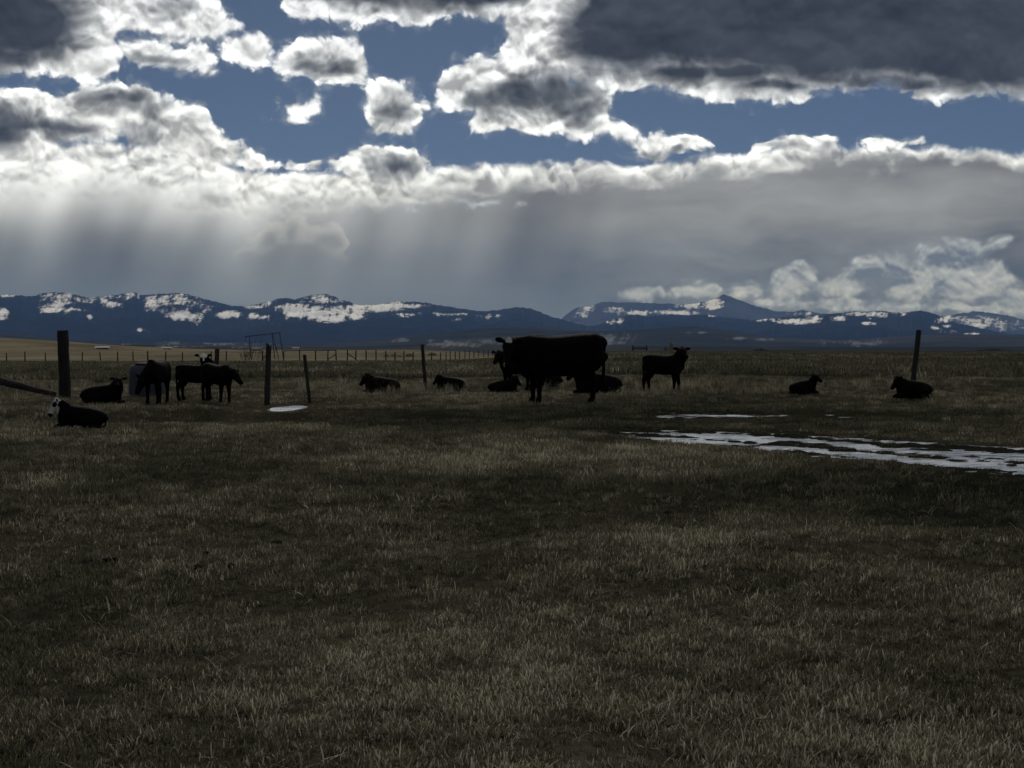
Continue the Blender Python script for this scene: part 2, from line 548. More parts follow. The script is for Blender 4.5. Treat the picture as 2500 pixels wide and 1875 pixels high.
# ------------------------------------------------------------------ terrain heights
FLOOD = 0.262            # water level in the flooded strip
POOL = (-4.28, 29.3, 0.40)


BACKWATER = 0.352       # level of the thin line of water farther back


def flood_strip(x, y):
    n_ = np.interp(x, [0.3, 0.9, 1.9, 3.1, 4.8, 6.0, 8.0], [22.7, 22.3, 20.4, 18.0, 14.5, 12.8, 11.0]) + 0.2 * np.sin(x * 2.3)
    f_ = np.interp(x, [0.3, 0.9, 2.2, 3.9, 6.3, 8.0], [23.0, 23.2, 23.4, 22.4, 19.2, 16.8])
    cy = (n_ + f_) / 2
    hd = np.maximum((f_ - n_) / 2, 0.2)
    return (y - cy) / hd, cy, hd


def flood_zone(x, y):
    """Level ground round the flooded strip."""
    d, cy, hd = flood_strip(x, y)
    return (1 - sst(np.abs(d), 1.15, 1.7)) * sst(x, -0.6, 0.4)


def flood_mask(x, y):
    """1 inside the flooded strip, which runs from (1, 23) down to (6, 17) and on to the right."""
    d, cy, hd = flood_strip(x, y)
    return (1 - sst(np.abs(d), 0.82, 1.08)) * sst(x, 0.5, 1.5)


def back_mask(x, y):
    yc = 26.1 + 0.12 * np.sin(x * 2.1)
    return (1 - sst(np.abs(y - yc), 0.45, 0.85)) * sst(x, 2.2, 2.7) * (1 - sst(x, 5.2, 6.2))


def base_height(x, y):
    D = np.sqrt(x * x + y * y)
    az = np.degrees(np.arctan2(x, np.maximum(y, 1e-3)))
    rt = np.interp(D, [0, 4, 12, 15, 20, 30, 34, 40, 80, 140, 230, 330, 600, 1500, 4000, 9000, 40000],
                   [0, 0, 0.15, 0.22, 0.27, 0.42, 0.52, 0.62, 0.84, 1.03, 1.13, 0.7, -6, -30, -45, -50, -50])
    lf = np.interp(D, [0, 4, 12, 20, 30, 34, 40, 80, 150, 226, 300, 600, 800, 1500, 4000, 9000, 40000],
                   [0, 0, 0.06, 0.20, 0.38, 0.47, 0.56, 0.50, 0.22, -0.42, -0.55, 0.75, 0.4, -14, -40, -50, -50])
    w = sst(az, -3.5, 4.5)
    w = np.where(y < 0, 0.5, w)
    z = lf + (rt - lf) * w
    # dry hill on the left, beyond the fence
    hill = 4.6 * np.exp(-((az + 19.5) / 5.2) ** 2) * np.exp(-((D - 560) / 170.0) ** 2)
    return z + np.where(y > 0, hill, 0)


def height(x, y):
    x = np.asarray(x, float)
    y = np.asarray(y, float)
    D = np.sqrt(x * x + y * y)
    z = base_height(x, y)
    near = 1 - sst(D, 45, 120)
    z = z + near * (0.10 * fbm(x * 0.16, y * 0.22, 3, 5) + 0.06 * fbm(x * 0.7, y * 0.9, 3, 11) + 0.030 * fbm(x * 3.1, y * 3.1, 2, 21))
    z = z + (1 - near) * (0.25 * fbm(x * 0.02, y * 0.02, 3, 8)) * np.clip(D / 200.0, 0, 6) * (1 - np.exp(-((D - 260) / 120.0) ** 2) * 0.7)
    # a low swell with a hollow behind it, across the front of the pasture
    edge = 11.0 + 0.10 * x + 0.5 * fbm(x * 0.5, x * 0.0 + 3.3, 3, 31)
    z = z + 0.055 * np.exp(-((y - edge + 0.8) / 0.9) ** 2) * sst(x, -4, 1) - 0.075 * np.exp(-((y - edge - 1.5) / 1.3) ** 2) * sst(x, -4, 1)
    edge2 = 9.4 - 0.1 * x + 0.6 * fbm(x * 0.6, x * 0.0 + 8.3, 3, 37)
    z = z - 0.045 * np.exp(-((y - edge2 - 2.6) / 0.5) ** 2) * (1 - sst(x, -0.5, 1.2))
    # bank and hollow left of the puddle
    z = z + 0.07 * np.exp(-((y - 27.0) / 0.8) ** 2) * np.exp(-((x + 6.0) / 2.2) ** 2) - 0.10 * np.exp(-((y - 25.6) / 0.7) ** 2) * np.exp(-((x + 5.6) / 2.4) ** 2)
    z = z + 0.05 * np.exp(-((y - 27.2) / 0.8) ** 2) * np.exp(-((x + 0.9) / 2.6) ** 2) - 0.09 * np.exp(-((y - 26.2) / 0.6) ** 2) * np.exp(-((x + 1.3) / 1.2) ** 2)
    # flooded strip: nearly level, cut by ruts that follow it
    m = flood_mask(x, y)
    d_, cy_, hd_ = flood_strip(x, y)
    rut = 0.022 * np.sin(d_ * 8.2 + 2.0 * fbm(x * 0.6, y * 0.6, 2, 44) + 2.2) + 0.045 * fbm(x * 1.0, y * 1.4, 3, 45) + 0.075 * fbm(x * 5.5, y * 3.2, 3, 46)
    fz = 0.9 * flood_zone(x, y)
    z = z * (1 - fz) + (FLOOD + 0.026 + 0.03 * fbm(x * 2, y * 1.2, 2, 47)) * fz
    z = z * (1 - m) + (FLOOD - 0.009 + rut) * m
    mb = back_mask(x, y)
    z = z * (1 - mb) + (BACKWATER + 0.006 + 0.10 * fbm(x * 1.6, y * 2.0, 3, 48)) * mb
    # the puddle by the leaning posts
    px_, py_, lev = POOL
    r = np.sqrt(((x - px_) / 0.235) ** 2 + ((y - py_) / 1.15) ** 2) + 0.35 * fbm(x * 4, y * 1.6, 2, 51)
    mp = 1 - sst(r, 0.75, 1.6)
    q = 1 - sst(np.sqrt(((x - px_) / 0.8) ** 2 + ((y - py_ + 1.6) / 3.4) ** 2), 0.7, 1.2)
    z = z * (1 - q) + (lev + 0.012) * q
    z = z * (1 - mp) + (lev - 0.05) * mp
    # low ground in front of the puddle so that it shows
    return z


POOL = (POOL[0], POOL[1], float(base_height(np.array(POOL[0]), np.array(POOL[1]))) - 0.02)


def hz(x, y):
    return float(height(np.array([x]), np.array([y]))[0])


def on_ground(px, py, lo=3.0, hi=400.0):
    """Where the sight line through photograph pixel (px, py) meets the pasture."""
    d = px_dir(px, py)
    t = np.geomspace(lo, hi, 6000)
    zz = EYE + d.z * t - height(d.x * t, d.y * t)
    k = np.argmax(zz < 0)
    if zz[k] >= 0:
        k = len(t) - 1
    return Vector((d.x * t[k], d.y * t[k], hz(d.x * t[k], d.y * t[k])))


def at_dist(px, dist):
    """Ground point in the direction of pixel column px at a given distance."""
    d = px_dir(px, 850)
    s = dist / math.hypot(d.x, d.y)
    return Vector((d.x * s, d.y * s, hz(d.x * s, d.y * s)))


# ------------------------------------------------------------------ materials
def new_mat(name):
    m = bpy.data.materials.new(name)
    m.use_nodes = True
    t = m.node_tree
    t.nodes.clear()
    X.tree = t
    out = t.nodes.new('ShaderNodeOutputMaterial')
    p = t.nodes.new('ShaderNodeBsdfPrincipled')
    t.links.new(p.outputs[0], out.inputs['Surface'])
    return m, t, p


def obj_coord(t):
    return t.nodes.new('ShaderNodeTexCoord').outputs['Object']


def attr(t, name, kind='GEOMETRY', out='Fac'):
    n = t.nodes.new('ShaderNodeAttribute')
    n.attribute_name = name
    n.attribute_type = kind
    return n.outputs[out]


def bump(t, h, strength, dist):
    n = t.nodes.new('ShaderNodeBump')
    link_in(n.inputs['Height'], h)
    n.inputs['Strength'].default_value = strength
    n.inputs['Distance'].default_value = dist
    return n.outputs[0]


def mesh_obj(name, verts, faces, mat=None, parent=None, smooth=True):
    me = bpy.data.meshes.new(name)
    me.from_pydata([tuple(v) for v in verts], [], [tuple(f) for f in faces])
    me.update()
    return data_obj(name, me, mat, parent, smooth)


def data_obj(name, me, mat=None, parent=None, smooth=True):
    o = bpy.data.objects.new(name, me)
    COL.objects.link(o)
    if mat:
        me.materials.clear()
        me.materials.append(mat)
    if smooth:
        me.polygons.foreach_set('use_smooth', np.ones(len(me.polygons), bool))
    if parent:
        o.parent = parent
    return o


def grid_mesh(name, Vx, Vy, Vz, closed=False):
    """Grid mesh from 2-D coordinate arrays."""
    r, c_ = Vx.shape
    co = np.stack([Vx, Vy, Vz], -1).reshape(-1, 3).astype(np.float32)
    i = np.arange(r * c_).reshape(r, c_)
    if closed:
        i = np.concatenate([i, i[:, :1]], 1)
    q = np.stack([i[:-1, :-1], i[:-1, 1:], i[1:, 1:], i[1:, :-1]], -1).reshape(-1, 4)
    me = bpy.data.meshes.new(name)
    me.vertices.add(len(co))
    me.vertices.foreach_set('co', co.ravel())
    me.loops.add(q.size)
    me.loops.foreach_set('vertex_index', q.ravel().astype(np.int32))
    me.polygons.add(len(q))
    me.polygons.foreach_set('loop_start', np.arange(0, q.size, 4, dtype=np.int32))
    me.polygons.foreach_set('loop_total', np.full(len(q), 4, np.int32))
    me.update(calc_edges=True)
    return me


def set_attr(me, name, vals):
    a = me.attributes.new(name, 'FLOAT', 'POINT')
    a.data.foreach_set('value', np.asarray(vals, np.float32).ravel())


def tag(o, label=None, cat=None, group=None, kind=None):
    if label:
        o['label'] = label
    if cat:
        o['category'] = cat
    if group:
        o['group'] = group
    if kind:
        o['kind'] = kind
    return o


def empty(name, loc, rz=0.0):
    o = bpy.data.objects.new(name, None)
    o.empty_display_size = 0.2
    COL.objects.link(o)
    o.location = loc
    o.rotation_euler = (0, 0, rz)
    return o


# shared description of how the pasture varies: 0 = wet green-grey, 1 = dry straw
def dryness(x, y):
    D = np.sqrt(x * x + y * y)
    d = 0.5 + 1.1 * fbm(x * 0.22, y * 0.16, 4, 61) + 0.5 * fbm(x * 1.3, y * 0.9, 3, 62)
    d = d - 0.45 * flood_mask(x, y)
    edge = 11.0 + 0.10 * x
    d = d + 0.22 * np.exp(-((y - edge + 0.7) / 0.9) ** 2) * sst(x, -3, 1) - 0.30 * np.exp(-((y - edge - 2.2) / 2.2) ** 2) * sst(x, -4, 1)
    d = d - 0.22 * np.exp(-((y - 26.0) / 2.2) ** 2)              # trampled wet ground before the herd
    d = d + 0.22 * np.exp(-((D - 34.5) / 2.6) ** 2)
    return np.clip(d, 0, 1)


# ------------------------------------------------------------------ ground
def build_ground():
    az = np.radians(np.concatenate([np.arange(-180, -36, 4.0), np.arange(-36, 36, 0.14), np.arange(36, 180, 4.0)]))
    rr = np.concatenate([[0.6], np.geomspace(1.0, 60, 430), np.geomspace(62, 32000, 150)])
    A, R = np.meshgrid(az, rr)
    # rows follow the circle, columns the azimuth; closed all round
    Vx, Vy = R * np.sin(A), R * np.cos(A)
    Vz = height(Vx, Vy)
    me = grid_mesh("ground", Vx, Vy, Vz, closed=True)
    # facing up
    me.flip_normals()
    D = np.sqrt(Vx ** 2 + Vy ** 2)
    azd = np.degrees(A)
    set_attr(me, "dry", dryness(Vx, Vy))
    # beyond the fence: stubble and hay fields
    fence_d = np.interp(azd, [-30, -18, -6, 0, 2, 6], [236, 232, 195, 260, 420, 900])
    fld = sst(D, fence_d, fence_d + 10) * (azd < 8)
    set_attr(me, "hayfield", np.where(Vy > 0, fld, 0))
    set_attr(me, "thatch", sst(D, 36, 90))
    set_attr(me, "wet", flood_mask(Vx, Vy))
    m, t, p = new_mat("pasture_soil_and_thatch")
    co = obj_coord(t)
    dry = X(attr(t, "dry"))
    hay = X(attr(t, "hayfield"))
    wet = X(attr(t, "wet"))
    n1 = noise(co, 9.0, 6.0, 0.65)
    n2 = noise(co, 0.35, 5.0, 0.6)
    n3 = noise(vmath('MULTIPLY', co, (1.0, 0.25, 1.0)), 0.05, 5.0, 0.6)
    f = (dry + (n1 - 0.5) * 1.3 + (n2 - 0.5) * 0.7).clamp()
    soil = ramp(f, [(0.0, (0.010, 0.010, 0.007)), (0.35, (0.020, 0.019, 0.013)), (0.7, (0.034, 0.031, 0.021)), (1.0, (0.055, 0.049, 0.033))])
    sward = ramp(f, [(0.0, (0.016, 0.016, 0.011)), (0.35, (0.031, 0.031, 0.021)), (0.7, (0.050, 0.047, 0.031)), (1.0, (0.076, 0.069, 0.047))])
    soil = mixc(X(attr(t, "thatch")), soil, sward)
    fields = ramp((n3 + (n2 - 0.5) * 0.35).clamp(), [(0.3, (0.070, 0.062, 0.043)), (0.5, (0.122, 0.104, 0.070)), (0.7, (0.185, 0.155, 0.108))])
    colr = mixc(hay, soil, fields)
    colr = mixc(wet * 0.9, colr, (0.010, 0.010, 0.008))
    link_in(p.inputs['Base Color'], colr)
    p.inputs['Roughness'].default_value = 1.0
    p.inputs['Specular IOR Level'].default_value = 0.0
    link_in(p.inputs['Normal'], bump(t, n1, 0.7, 0.02))
    o = data_obj("ground", me, m)
    tag(o, kind='structure')
    return o


ground = build_ground()


# ------------------------------------------------------------------ standing water
def water_material():
    m, t, p = new_mat("rippled_water")
    co = obj_coord(t)
    r1 = noise(vmath('MULTIPLY', co, (1.0, 0.6, 1.0)), 9.0, 3.0, 0.55)
    r2 = noise(co, 34.0, 2.0, 0.5)
    link_in(p.inputs['Base Color'], mixc(sstep(noise(co, 1.3, 5.0, 0.6), 0.40, 0.58), (0.05, 0.052, 0.05), (0.42, 0.43, 0.43)))   # pale patches painted into the colour, standing in for brighter sky reflection
    p.inputs['Roughness'].default_value = 0.12
    p.inputs['IOR'].default_value = 1.33
    link_in(p.inputs['Normal'], bump(t, r1 + r2 * 0.25, 0.6, 0.004))
    return m


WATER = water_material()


def water_sheet(name, pts, z):
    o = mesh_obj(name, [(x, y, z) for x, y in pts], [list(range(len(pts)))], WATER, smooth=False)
    tag(o, kind='structure')
    return o


def ripple(x, y):
    """Small wind waves running across the water."""
    h = 0.0
    for lam, ang, amp, sd in ((0.16, 80, 1.0, 1), (0.11, 104, 0.7, 2), (0.23, 62, 1.1, 3), (0.075, 92, 0.4, 4)):
        a = math.radians(ang)
        ph = (x * math.cos(a) + y * math.sin(a)) * 2 * math.pi / lam + 7.0 * fbm(x * 1.3, y * 1.3, 2, 90 + sd)
        h = h + amp * lam * np.sin(ph)
    return h * 0.0055 * (0.5 + 1.0 * np.clip(0.5 + 1.6 * fbm(x * 0.7, y * 0.7, 2, 97), 0, 1))


def build_flood(mask, level, x0, x1, y0, y1, name="flood_water"):
    xs = np.arange(x0, x1, 0.06)
    ys = np.arange(y0, y1, 0.032)
    YY, XX = np.meshgrid(ys, xs, indexing='ij')
    keep = mask(XX, YY) > 0.05
    keep &= height(XX, YY) < level + 0.03
    cell = keep[:-1, :-1] | keep[1:, :-1] | keep[:-1, 1:] | keep[1:, 1:]
    idx = np.full(XX.shape, -1)
    use = np.zeros(XX.shape, bool)
    use[:-1, :-1] |= cell
    use[1:, :-1] |= cell
    use[:-1, 1:] |= cell
    use[1:, 1:] |= cell
    idx[use] = np.arange(use.sum())
    V = np.stack([XX[use], YY[use], level + ripple(XX[use], YY[use])], -1)
    F = np.stack([idx[:-1, :-1][cell], idx[:-1, 1:][cell], idx[1:, 1:][cell], idx[1:, :-1][cell]], -1)
    tag(mesh_obj(name, V.tolist(), F.tolist(), WATER), kind='structure')


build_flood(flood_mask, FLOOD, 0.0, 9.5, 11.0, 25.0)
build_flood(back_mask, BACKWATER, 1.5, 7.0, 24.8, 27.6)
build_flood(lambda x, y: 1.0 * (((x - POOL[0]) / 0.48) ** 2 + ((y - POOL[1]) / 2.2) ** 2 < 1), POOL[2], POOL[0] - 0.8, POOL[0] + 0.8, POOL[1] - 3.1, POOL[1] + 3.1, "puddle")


# ------------------------------------------------------------------ mountains
def px_el(px, py):
    d = px_dir(px, py)
    return math.atan2(d.x, d.y), math.atan2(d.z, math.hypot(d.x, d.y))


def profile(pts):
    a = np.array([px_el(x, y) for x, y in pts])
    return a[:, 0], np.tan(a[:, 1])


def mountain(name, pts, r_foot, r_crest, r_back, z_foot, rows, shape, rough, seed, az_step, snow, mat, treeline=0.0):
    pa, pe = profile(pts)
    az = np.arange(math.radians(-31), math.radians(31), az_step)
    e = np.interp(az, pa, pe)
    e = e + (fbm(az * 700, az * 0 + seed, 3, seed) * treeline) + fbm(az * 160, az * 0 + seed + 5, 3, seed + 1) * treeline
    s = np.concatenate([np.linspace(0, 1, rows), 1 + np.linspace(0.05, 1, 8)])
    Sg, Ag = np.meshgrid(s, az, indexing='ij')
    Eg = np.broadcast_to(e, Sg.shape)
    R = np.where(Sg <= 1, r_foot + (r_crest - r_foot) * Sg, r_crest + (r_back - r_crest) * (Sg - 1))
    # the crest comes and goes, nearer on spurs
    R = R * (1 + 0.05 * fbm(Ag * 30, Ag * 0 + 2.0, 3, seed + 3) * np.clip(Sg, 0, 1))
    crest = EYE + Eg * R
    up = np.clip(Sg, 0, 1) ** shape
    Z = z_foot + (crest - z_foot) * up
    Xc, Yc = R * np.sin(Ag), R * np.cos(Ag)
    k = 1.0 / (r_crest * 0.055)
    ridg = 1 - 2 * np.abs(fbm(Xc * k, Yc * k, 5, seed + 7, 0.52)) * 2
    fine = fbm(Xc * k * 6, Yc * k * 6, 4, seed + 9)
    span = np.maximum(crest - z_foot, 1)
    w = np.clip(Sg, 0, 1) * (1 - np.clip(Sg, 0, 1)) * 4 * (0.25 + 0.75 * np.clip(Sg, 0, 1))
    Z = Z + span * rough * w * (ridg - 0.55) + span * 0.13 * w * fine
    back = np.clip(Sg - 1, 0, 1)
    Z = Z - span * back ** 1.2 * 0.9
    me = grid_mesh(name, Xc, Yc, Z)
    # seen position of every vertex, for laying out snow fields on the slopes
    D = np.hypot(Xc, Yc)
    c_, s_ = math.cos(TILT), math.sin(TILT)
    dx_, dy_, dz_ = Xc, Yc, Z - EYE
    fy = c_ * dy_ - s_ * dz_
    fz = s_ * dy_ + c_ * dz_
    px = 1250 + FPX * dx_ / fy
    py = 937.5 - FPX * fz / fy
    sn = np.zeros_like(px)
    wob = fbm(px * 0.035, py * 0.06, 4, seed + 20, 0.6)
    wob2 = fbm(px * 0.16, py * 0.22, 3, seed + 22, 0.6)
    wob3 = fbm(px * 0.09 + 0.05 * py, py * 0.022, 4, seed + 24, 0.62)
    for cx, cy, rx, ry, amp in snow:
        v = amp * (1.0 - 0.55 * (((px - cx) / rx) ** 2 + ((py - cy) / ry) ** 2)) + 0.8 * wob + 0.8 * wob2 + 1.1 * wob3
        sn = np.maximum(sn, np.clip(v, 0, 1.0))
    set_attr(me, "snow", sn)
    o = data_obj(name, me, mat)
    tag(o, kind='structure')
    return o


def mountain_material(name, forest, rock, snow_col):
    m, t, p = new_mat(name)
    co = obj_coord(t)
    sn = X(attr(t, "snow"))
    n1 = noise(co, 0.0045, 6.0, 0.62)
    n2 = noise(co, 0.0006, 4.0, 0.55)
    n3 = noise(vmath('MULTIPLY', co, (1.0, 0.2, 2.4)), 0.010, 5.0, 0.74)
    base = mixc(sstep(n2, 0.42, 0.62), forest, rock)
    base = mixc(sstep(n1, 0.52, 0.70) * 0.5, base, (rock[0] * 1.25, rock[1] * 1.25, rock[2] * 1.2))
    gul = noise(vmath('MULTIPLY', co, (1.0, 0.10, 0.5)), 0.0075, 5.0, 0.62)
    geo = t.nodes.new('ShaderNodeNewGeometry')
    sp = t.nodes.new('ShaderNodeSeparateXYZ')
    t.links.new(geo.outputs['Normal'], sp.inputs[0])
    lie = sstep(X(sp.outputs[2]), 0.80, 0.97)
    f = sstep(sn * 0.9 + (n1 - 0.5) * 0.7 + (n3 - 0.5) * 2.5 + (gul - 0.5) * 1.3 + (lie - 0.6) * 0.3, 0.22, 0.84)
    link_in(p.inputs['Base Color'], mixc(f * sstep(sn, 0.02, 0.16) * lstep(sn, 0.1, 0.9, 0.45, 1.0), base, snow_col))
    p.inputs['Roughness'].default_value = 1.0
    p.inputs['Specular IOR Level'].default_value = 0.0
    link_in(p.inputs['Normal'], bump(t, n1, 0.5, 60.0))
    return m


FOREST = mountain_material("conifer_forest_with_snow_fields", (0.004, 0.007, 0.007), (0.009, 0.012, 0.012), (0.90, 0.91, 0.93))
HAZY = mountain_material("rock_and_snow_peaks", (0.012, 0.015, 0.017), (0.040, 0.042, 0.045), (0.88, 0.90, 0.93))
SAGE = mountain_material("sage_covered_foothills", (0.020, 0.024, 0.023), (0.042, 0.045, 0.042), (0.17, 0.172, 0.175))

FAR = [(-900, 790), (1150, 800), (1300, 795), (1370, 778), (1405, 752), (1440, 748), (1470, 737), (1490, 736), (1500, 738), (1560, 738), (1590, 740), (1640, 742), (1700, 741), (1740, 732), (1766, 720), (1782, 723),
       (1808, 734), (1850, 748), (1890, 758), (1930, 762), (1960, 758), (1985, 763), (2040, 768), (2150, 772), (2290, 772), (2330, 768), (2380, 760), (2420, 763), (2440, 768), (2470, 772), (2500, 782), (2700, 790), (3300, 785)]
NEARR = [(-900, 730), (-300, 722), (0, 718), (40, 720), (75, 722), (130, 713), (175, 716), (215, 728), (260, 724), (300, 716), (330, 715), (345, 722), (390, 717), (440, 716), (460, 719), (500, 730),
         (560, 745), (600, 750), (640, 740), (690, 727), (720, 731), (740, 724), (765, 719), (800, 718), (830, 730), (880, 744), (920, 745), (960, 736), (1010, 736), (1060, 742), (1110, 752), (1190, 760),
         (1250, 752), (1275, 750), (1310, 758), (1340, 770), (1380, 782), (1420, 792), (1450, 795), (1520, 772), (1545, 768), (1580, 772), (1640, 767), (1680, 770), (1730, 768), (1770, 776), (1850, 782), (1900, 775),
         (1990, 770), (2040, 766), (2065, 760), (2100, 760), (2150, 760), (2220, 763), (2240, 758), (2260, 760), (2290, 770), (2330, 786), (2400, 802), (2440, 812), (2500, 816), (2700, 800), (3300, 780)]
FOOT = [(-900, 812), (-200, 806), (0, 812), (60, 815), (120, 822), (200, 831), (300, 837), (420, 832), (520, 838), (620, 836), (700, 841), (850, 836), (960, 822), (1100, 808), (1200, 800), (1260, 797), (1330, 800),
        (1400, 806), (1500, 808), (1600, 802), (1680, 797), (1740, 801), (1820, 815), (1900, 824), (2000, 829), (2100, 830), (2180, 822), (2300, 817), (2400, 816), (2500, 818), (2700, 812), (3300, 815)]
LOWHILL = [(-900, 838), (0, 836), (200, 841), (380, 842), (450, 846), (560, 845), (640, 848), (800, 847), (1000, 842), (1090, 836), (1150, 838), (1230, 843), (1400, 846), (1500, 842), (1650, 846), (1900, 846), (2200, 848), (2500, 846), (3300, 846)]
SNOW_FAR = [(1700, 745, 46, 9, 0.9), (1745, 737, 24, 6, 1.0), (1725, 748, 40, 7, 1.0), (1560, 765, 50, 6, 0.9), (1640, 764, 60, 6, 0.9), (1500, 757, 26, 6, 0.6), (1440, 752, 16, 8, 0.7), (1420, 765, 16, 8, 0.45),
            (2400, 788, 46, 16, 0.6), (2450, 795, 40, 14, 0.55), (2310, 776, 24, 7, 0.8), (1960, 766, 30, 4, 0.5)]
SNOW_NEAR = [(12, 719, 20, 6, 0.9), (6, 766, 16, 12, 0.95), (145, 733, 42, 17, 0.62), (125, 745, 34, 12, 0.6), (150, 757, 60, 6, 0.85), (215, 735, 20, 8, 0.5), (295, 722, 42, 9, 0.6), (275, 744, 22, 9, 0.95), (255, 738, 10, 12, 0.7),
             (370, 738, 15, 16, 0.75), (425, 732, 46, 16, 0.58), (470, 748, 44, 8, 0.65), (430, 757, 34, 6, 0.6), (450, 772, 46, 9, 1.1), (505, 758, 12, 5, 1.0), (560, 768, 34, 8, 1.1), (620, 771, 14, 6, 1.0), (645, 774, 16, 7, 1.05),
             (650, 740, 40, 9, 0.62), (630, 748, 34, 6, 0.7), (785, 731, 48, 11, 0.75), (730, 752, 62, 9, 1.1), (760, 765, 66, 12, 1.2), (820, 762, 60, 12, 1.1), (890, 752, 76, 9, 1.15), (960, 747, 76, 5, 1.1), (800, 778, 40, 8, 1.0), (868, 774, 26, 7, 1.0),
             (975, 737, 30, 4, 0.7), (985, 769, 20, 4, 0.9), (1085, 766, 44, 4, 0.7), (1112, 780, 16, 3, 0.7), (1190, 772, 34, 4, 0.6), (345, 806, 14, 4, 0.9), (217, 771, 6, 4, 0.9), (480, 791, 12, 3, 0.6),
             (1437, 786, 28, 5, 0.7), (1500, 782, 20, 10, 0.5), (1460, 768, 16, 4, 0.5), (1745, 766, 16, 8, 0.6), (1870, 781, 26, 4, 0.8), (1945, 784, 50, 7, 1.1), (1985, 776, 20, 6, 0.9), (2045, 777, 20, 5, 0.7), (2100, 766, 40, 6, 0.8),
             (2135, 768, 30, 8, 0.75), (2195, 765, 26, 5, 0.5), (2122, 789, 18, 4, 1.0), (2300, 782, 16, 6, 0.9), (2318, 796, 12, 4, 0.9), (2325, 810, 20, 3, 0.7), (2370, 815, 16, 3, 0.6), (2290, 800, 14, 3, 0.5)]
SNOW_FOOT = [(1130, 838, 60, 9, 0.5), (520, 838, 160, 5, 0.45), (1480, 830, 60, 16, 0.42), (1680, 812, 10, 3, 0.8), (1712, 812, 12, 2, 0.8), (1800, 826, 26, 3, 0.7), (1860, 829, 24, 3, 0.6), (2080, 838, 70, 8, 0.4), (300, 842, 20, 4, 0.5), (1000, 830, 70, 4, 0.35)]
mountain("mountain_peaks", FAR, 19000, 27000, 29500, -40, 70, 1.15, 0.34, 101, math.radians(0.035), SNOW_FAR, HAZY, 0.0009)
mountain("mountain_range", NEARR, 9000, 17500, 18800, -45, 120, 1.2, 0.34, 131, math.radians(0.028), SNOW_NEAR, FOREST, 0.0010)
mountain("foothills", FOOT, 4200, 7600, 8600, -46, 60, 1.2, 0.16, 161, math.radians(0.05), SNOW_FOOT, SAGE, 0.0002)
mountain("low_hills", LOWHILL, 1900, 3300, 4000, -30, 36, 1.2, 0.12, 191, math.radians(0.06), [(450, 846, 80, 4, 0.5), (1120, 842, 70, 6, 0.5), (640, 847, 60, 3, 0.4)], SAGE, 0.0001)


# ------------------------------------------------------------------ the air between here and the mountains
def build_haze():
    me = bpy.data.meshes.new("haze")
    bm = bmesh.new()
    bmesh.ops.create_cube(bm, size=1.0)
    bm.to_mesh(me)
    bm.free()
    o = data_obj("haze", me, smooth=False)
    z0, z1 = -120.0, 1250.0
    o.location = (0, 0, (z0 + z1) / 2)
    o.scale = (68000, 68000, z1 - z0)
    m = bpy.data.materials.new("clear_blue_air")
    m.use_nodes = True
    t = m.node_tree
    t.nodes.clear()
    out = t.nodes.new('ShaderNodeOutputMaterial')
    v = t.nodes.new('ShaderNodeVolumePrincipled')
    v.inputs['Color'].default_value = HAZE_COLOR
    v.inputs['Density'].default_value = HAZE_DENSITY
    v.inputs['Absorption Color'].default_value = (1, 1, 1, 1)
    v.inputs['Anisotropy'].default_value = 0.0
    t.links.new(v.outputs[0], out.inputs['Volume'])
    m.cycles.homogeneous_volume = True
    me.materials.append(m)
    tag(o, kind='stuff')
    o.display_type = 'WIRE'
    return o


HAZE_COLOR = (0.27, 0.47, 1.0, 1.0)
HAZE_DENSITY = 2.3e-5
build_haze()
# ------------------------------------------------------------------ cattle
def ring_tube(V, F, pts, lateral=(0, 1, 0), seg=16, power=2.0):
    """Closed tube through pts = (x, y, z, half width, half depth); widths lie along `lateral`."""
    P_ = [Vector(p[:3]) for p in pts]
    lat0 = Vector(lateral)
    rings = []
    for i, p in enumerate(P_):
        t = (P_[min(i + 1, len(P_) - 1)] - P_[max(i - 1, 0)]).normalized()
        l = lat0 - t * lat0.dot(t)
        if l.length < 1e-3:
            l = Vector((1, 0, 0)) - t * t.x
        l.normalize()
        n = t.cross(l)
        idx = []
        for k in range(seg):
            a = 2 * math.pi * k / seg
            ca, sa = math.cos(a), math.sin(a)
            ca = math.copysign(abs(ca) ** (2 / power), ca)
            sa = math.copysign(abs(sa) ** (2 / power), sa)
            idx.append(len(V))
            V.append(p + l * (ca * pts[i][3]) + n * (sa * pts[i][4]))
        rings.append(idx)
    for a, b in zip(rings, rings[1:]):
        for k in range(seg):
            F.append((a[k], a[(k + 1) % seg], b[(k + 1) % seg], b[k]))
    for r, end, flip in ((rings[0], P_[0], True), (rings[-1], P_[-1], False)):
        c0 = len(V)
        V.append(end)
        for k in range(seg):
            f = (r[k], r[(k + 1) % seg], c0)
            F.append(f[::-1] if flip else f)


def spline(pts, n=4):
    """Catmull-Rom through the control rows so that limbs bend smoothly."""
    a = np.array(pts, float)
    a = np.vstack([2 * a[0] - a[1], a, 2 * a[-1] - a[-2]])
    out = []
    for i in range(1, len(a) - 2):
        for t in np.linspace(0, 1, n, endpoint=False):
            p0, p1, p2, p3 = a[i - 1], a[i], a[i + 1], a[i + 2]
            out.append(0.5 * (2 * p1 + (p2 - p0) * t + (2 * p0 - 5 * p1 + 4 * p2 - p3) * t * t + (3 * p1 - p0 - 3 * p2 + p3) * t ** 3))
    out.append(a[-2])
    out = np.array(out)
    out[:, 3:] = np.maximum(out[:, 3:], 0.006)
    return [tuple(r) for r in out]


def head_matrix(base, yaw, pitch, roll=0.0):
    return Matrix.Translation(base) @ Matrix.Rotation(math.radians(yaw), 4, 'Z') @ Matrix.Rotation(math.radians(pitch), 4, 'Y') @ Matrix.Rotation(math.radians(roll), 4, 'X')


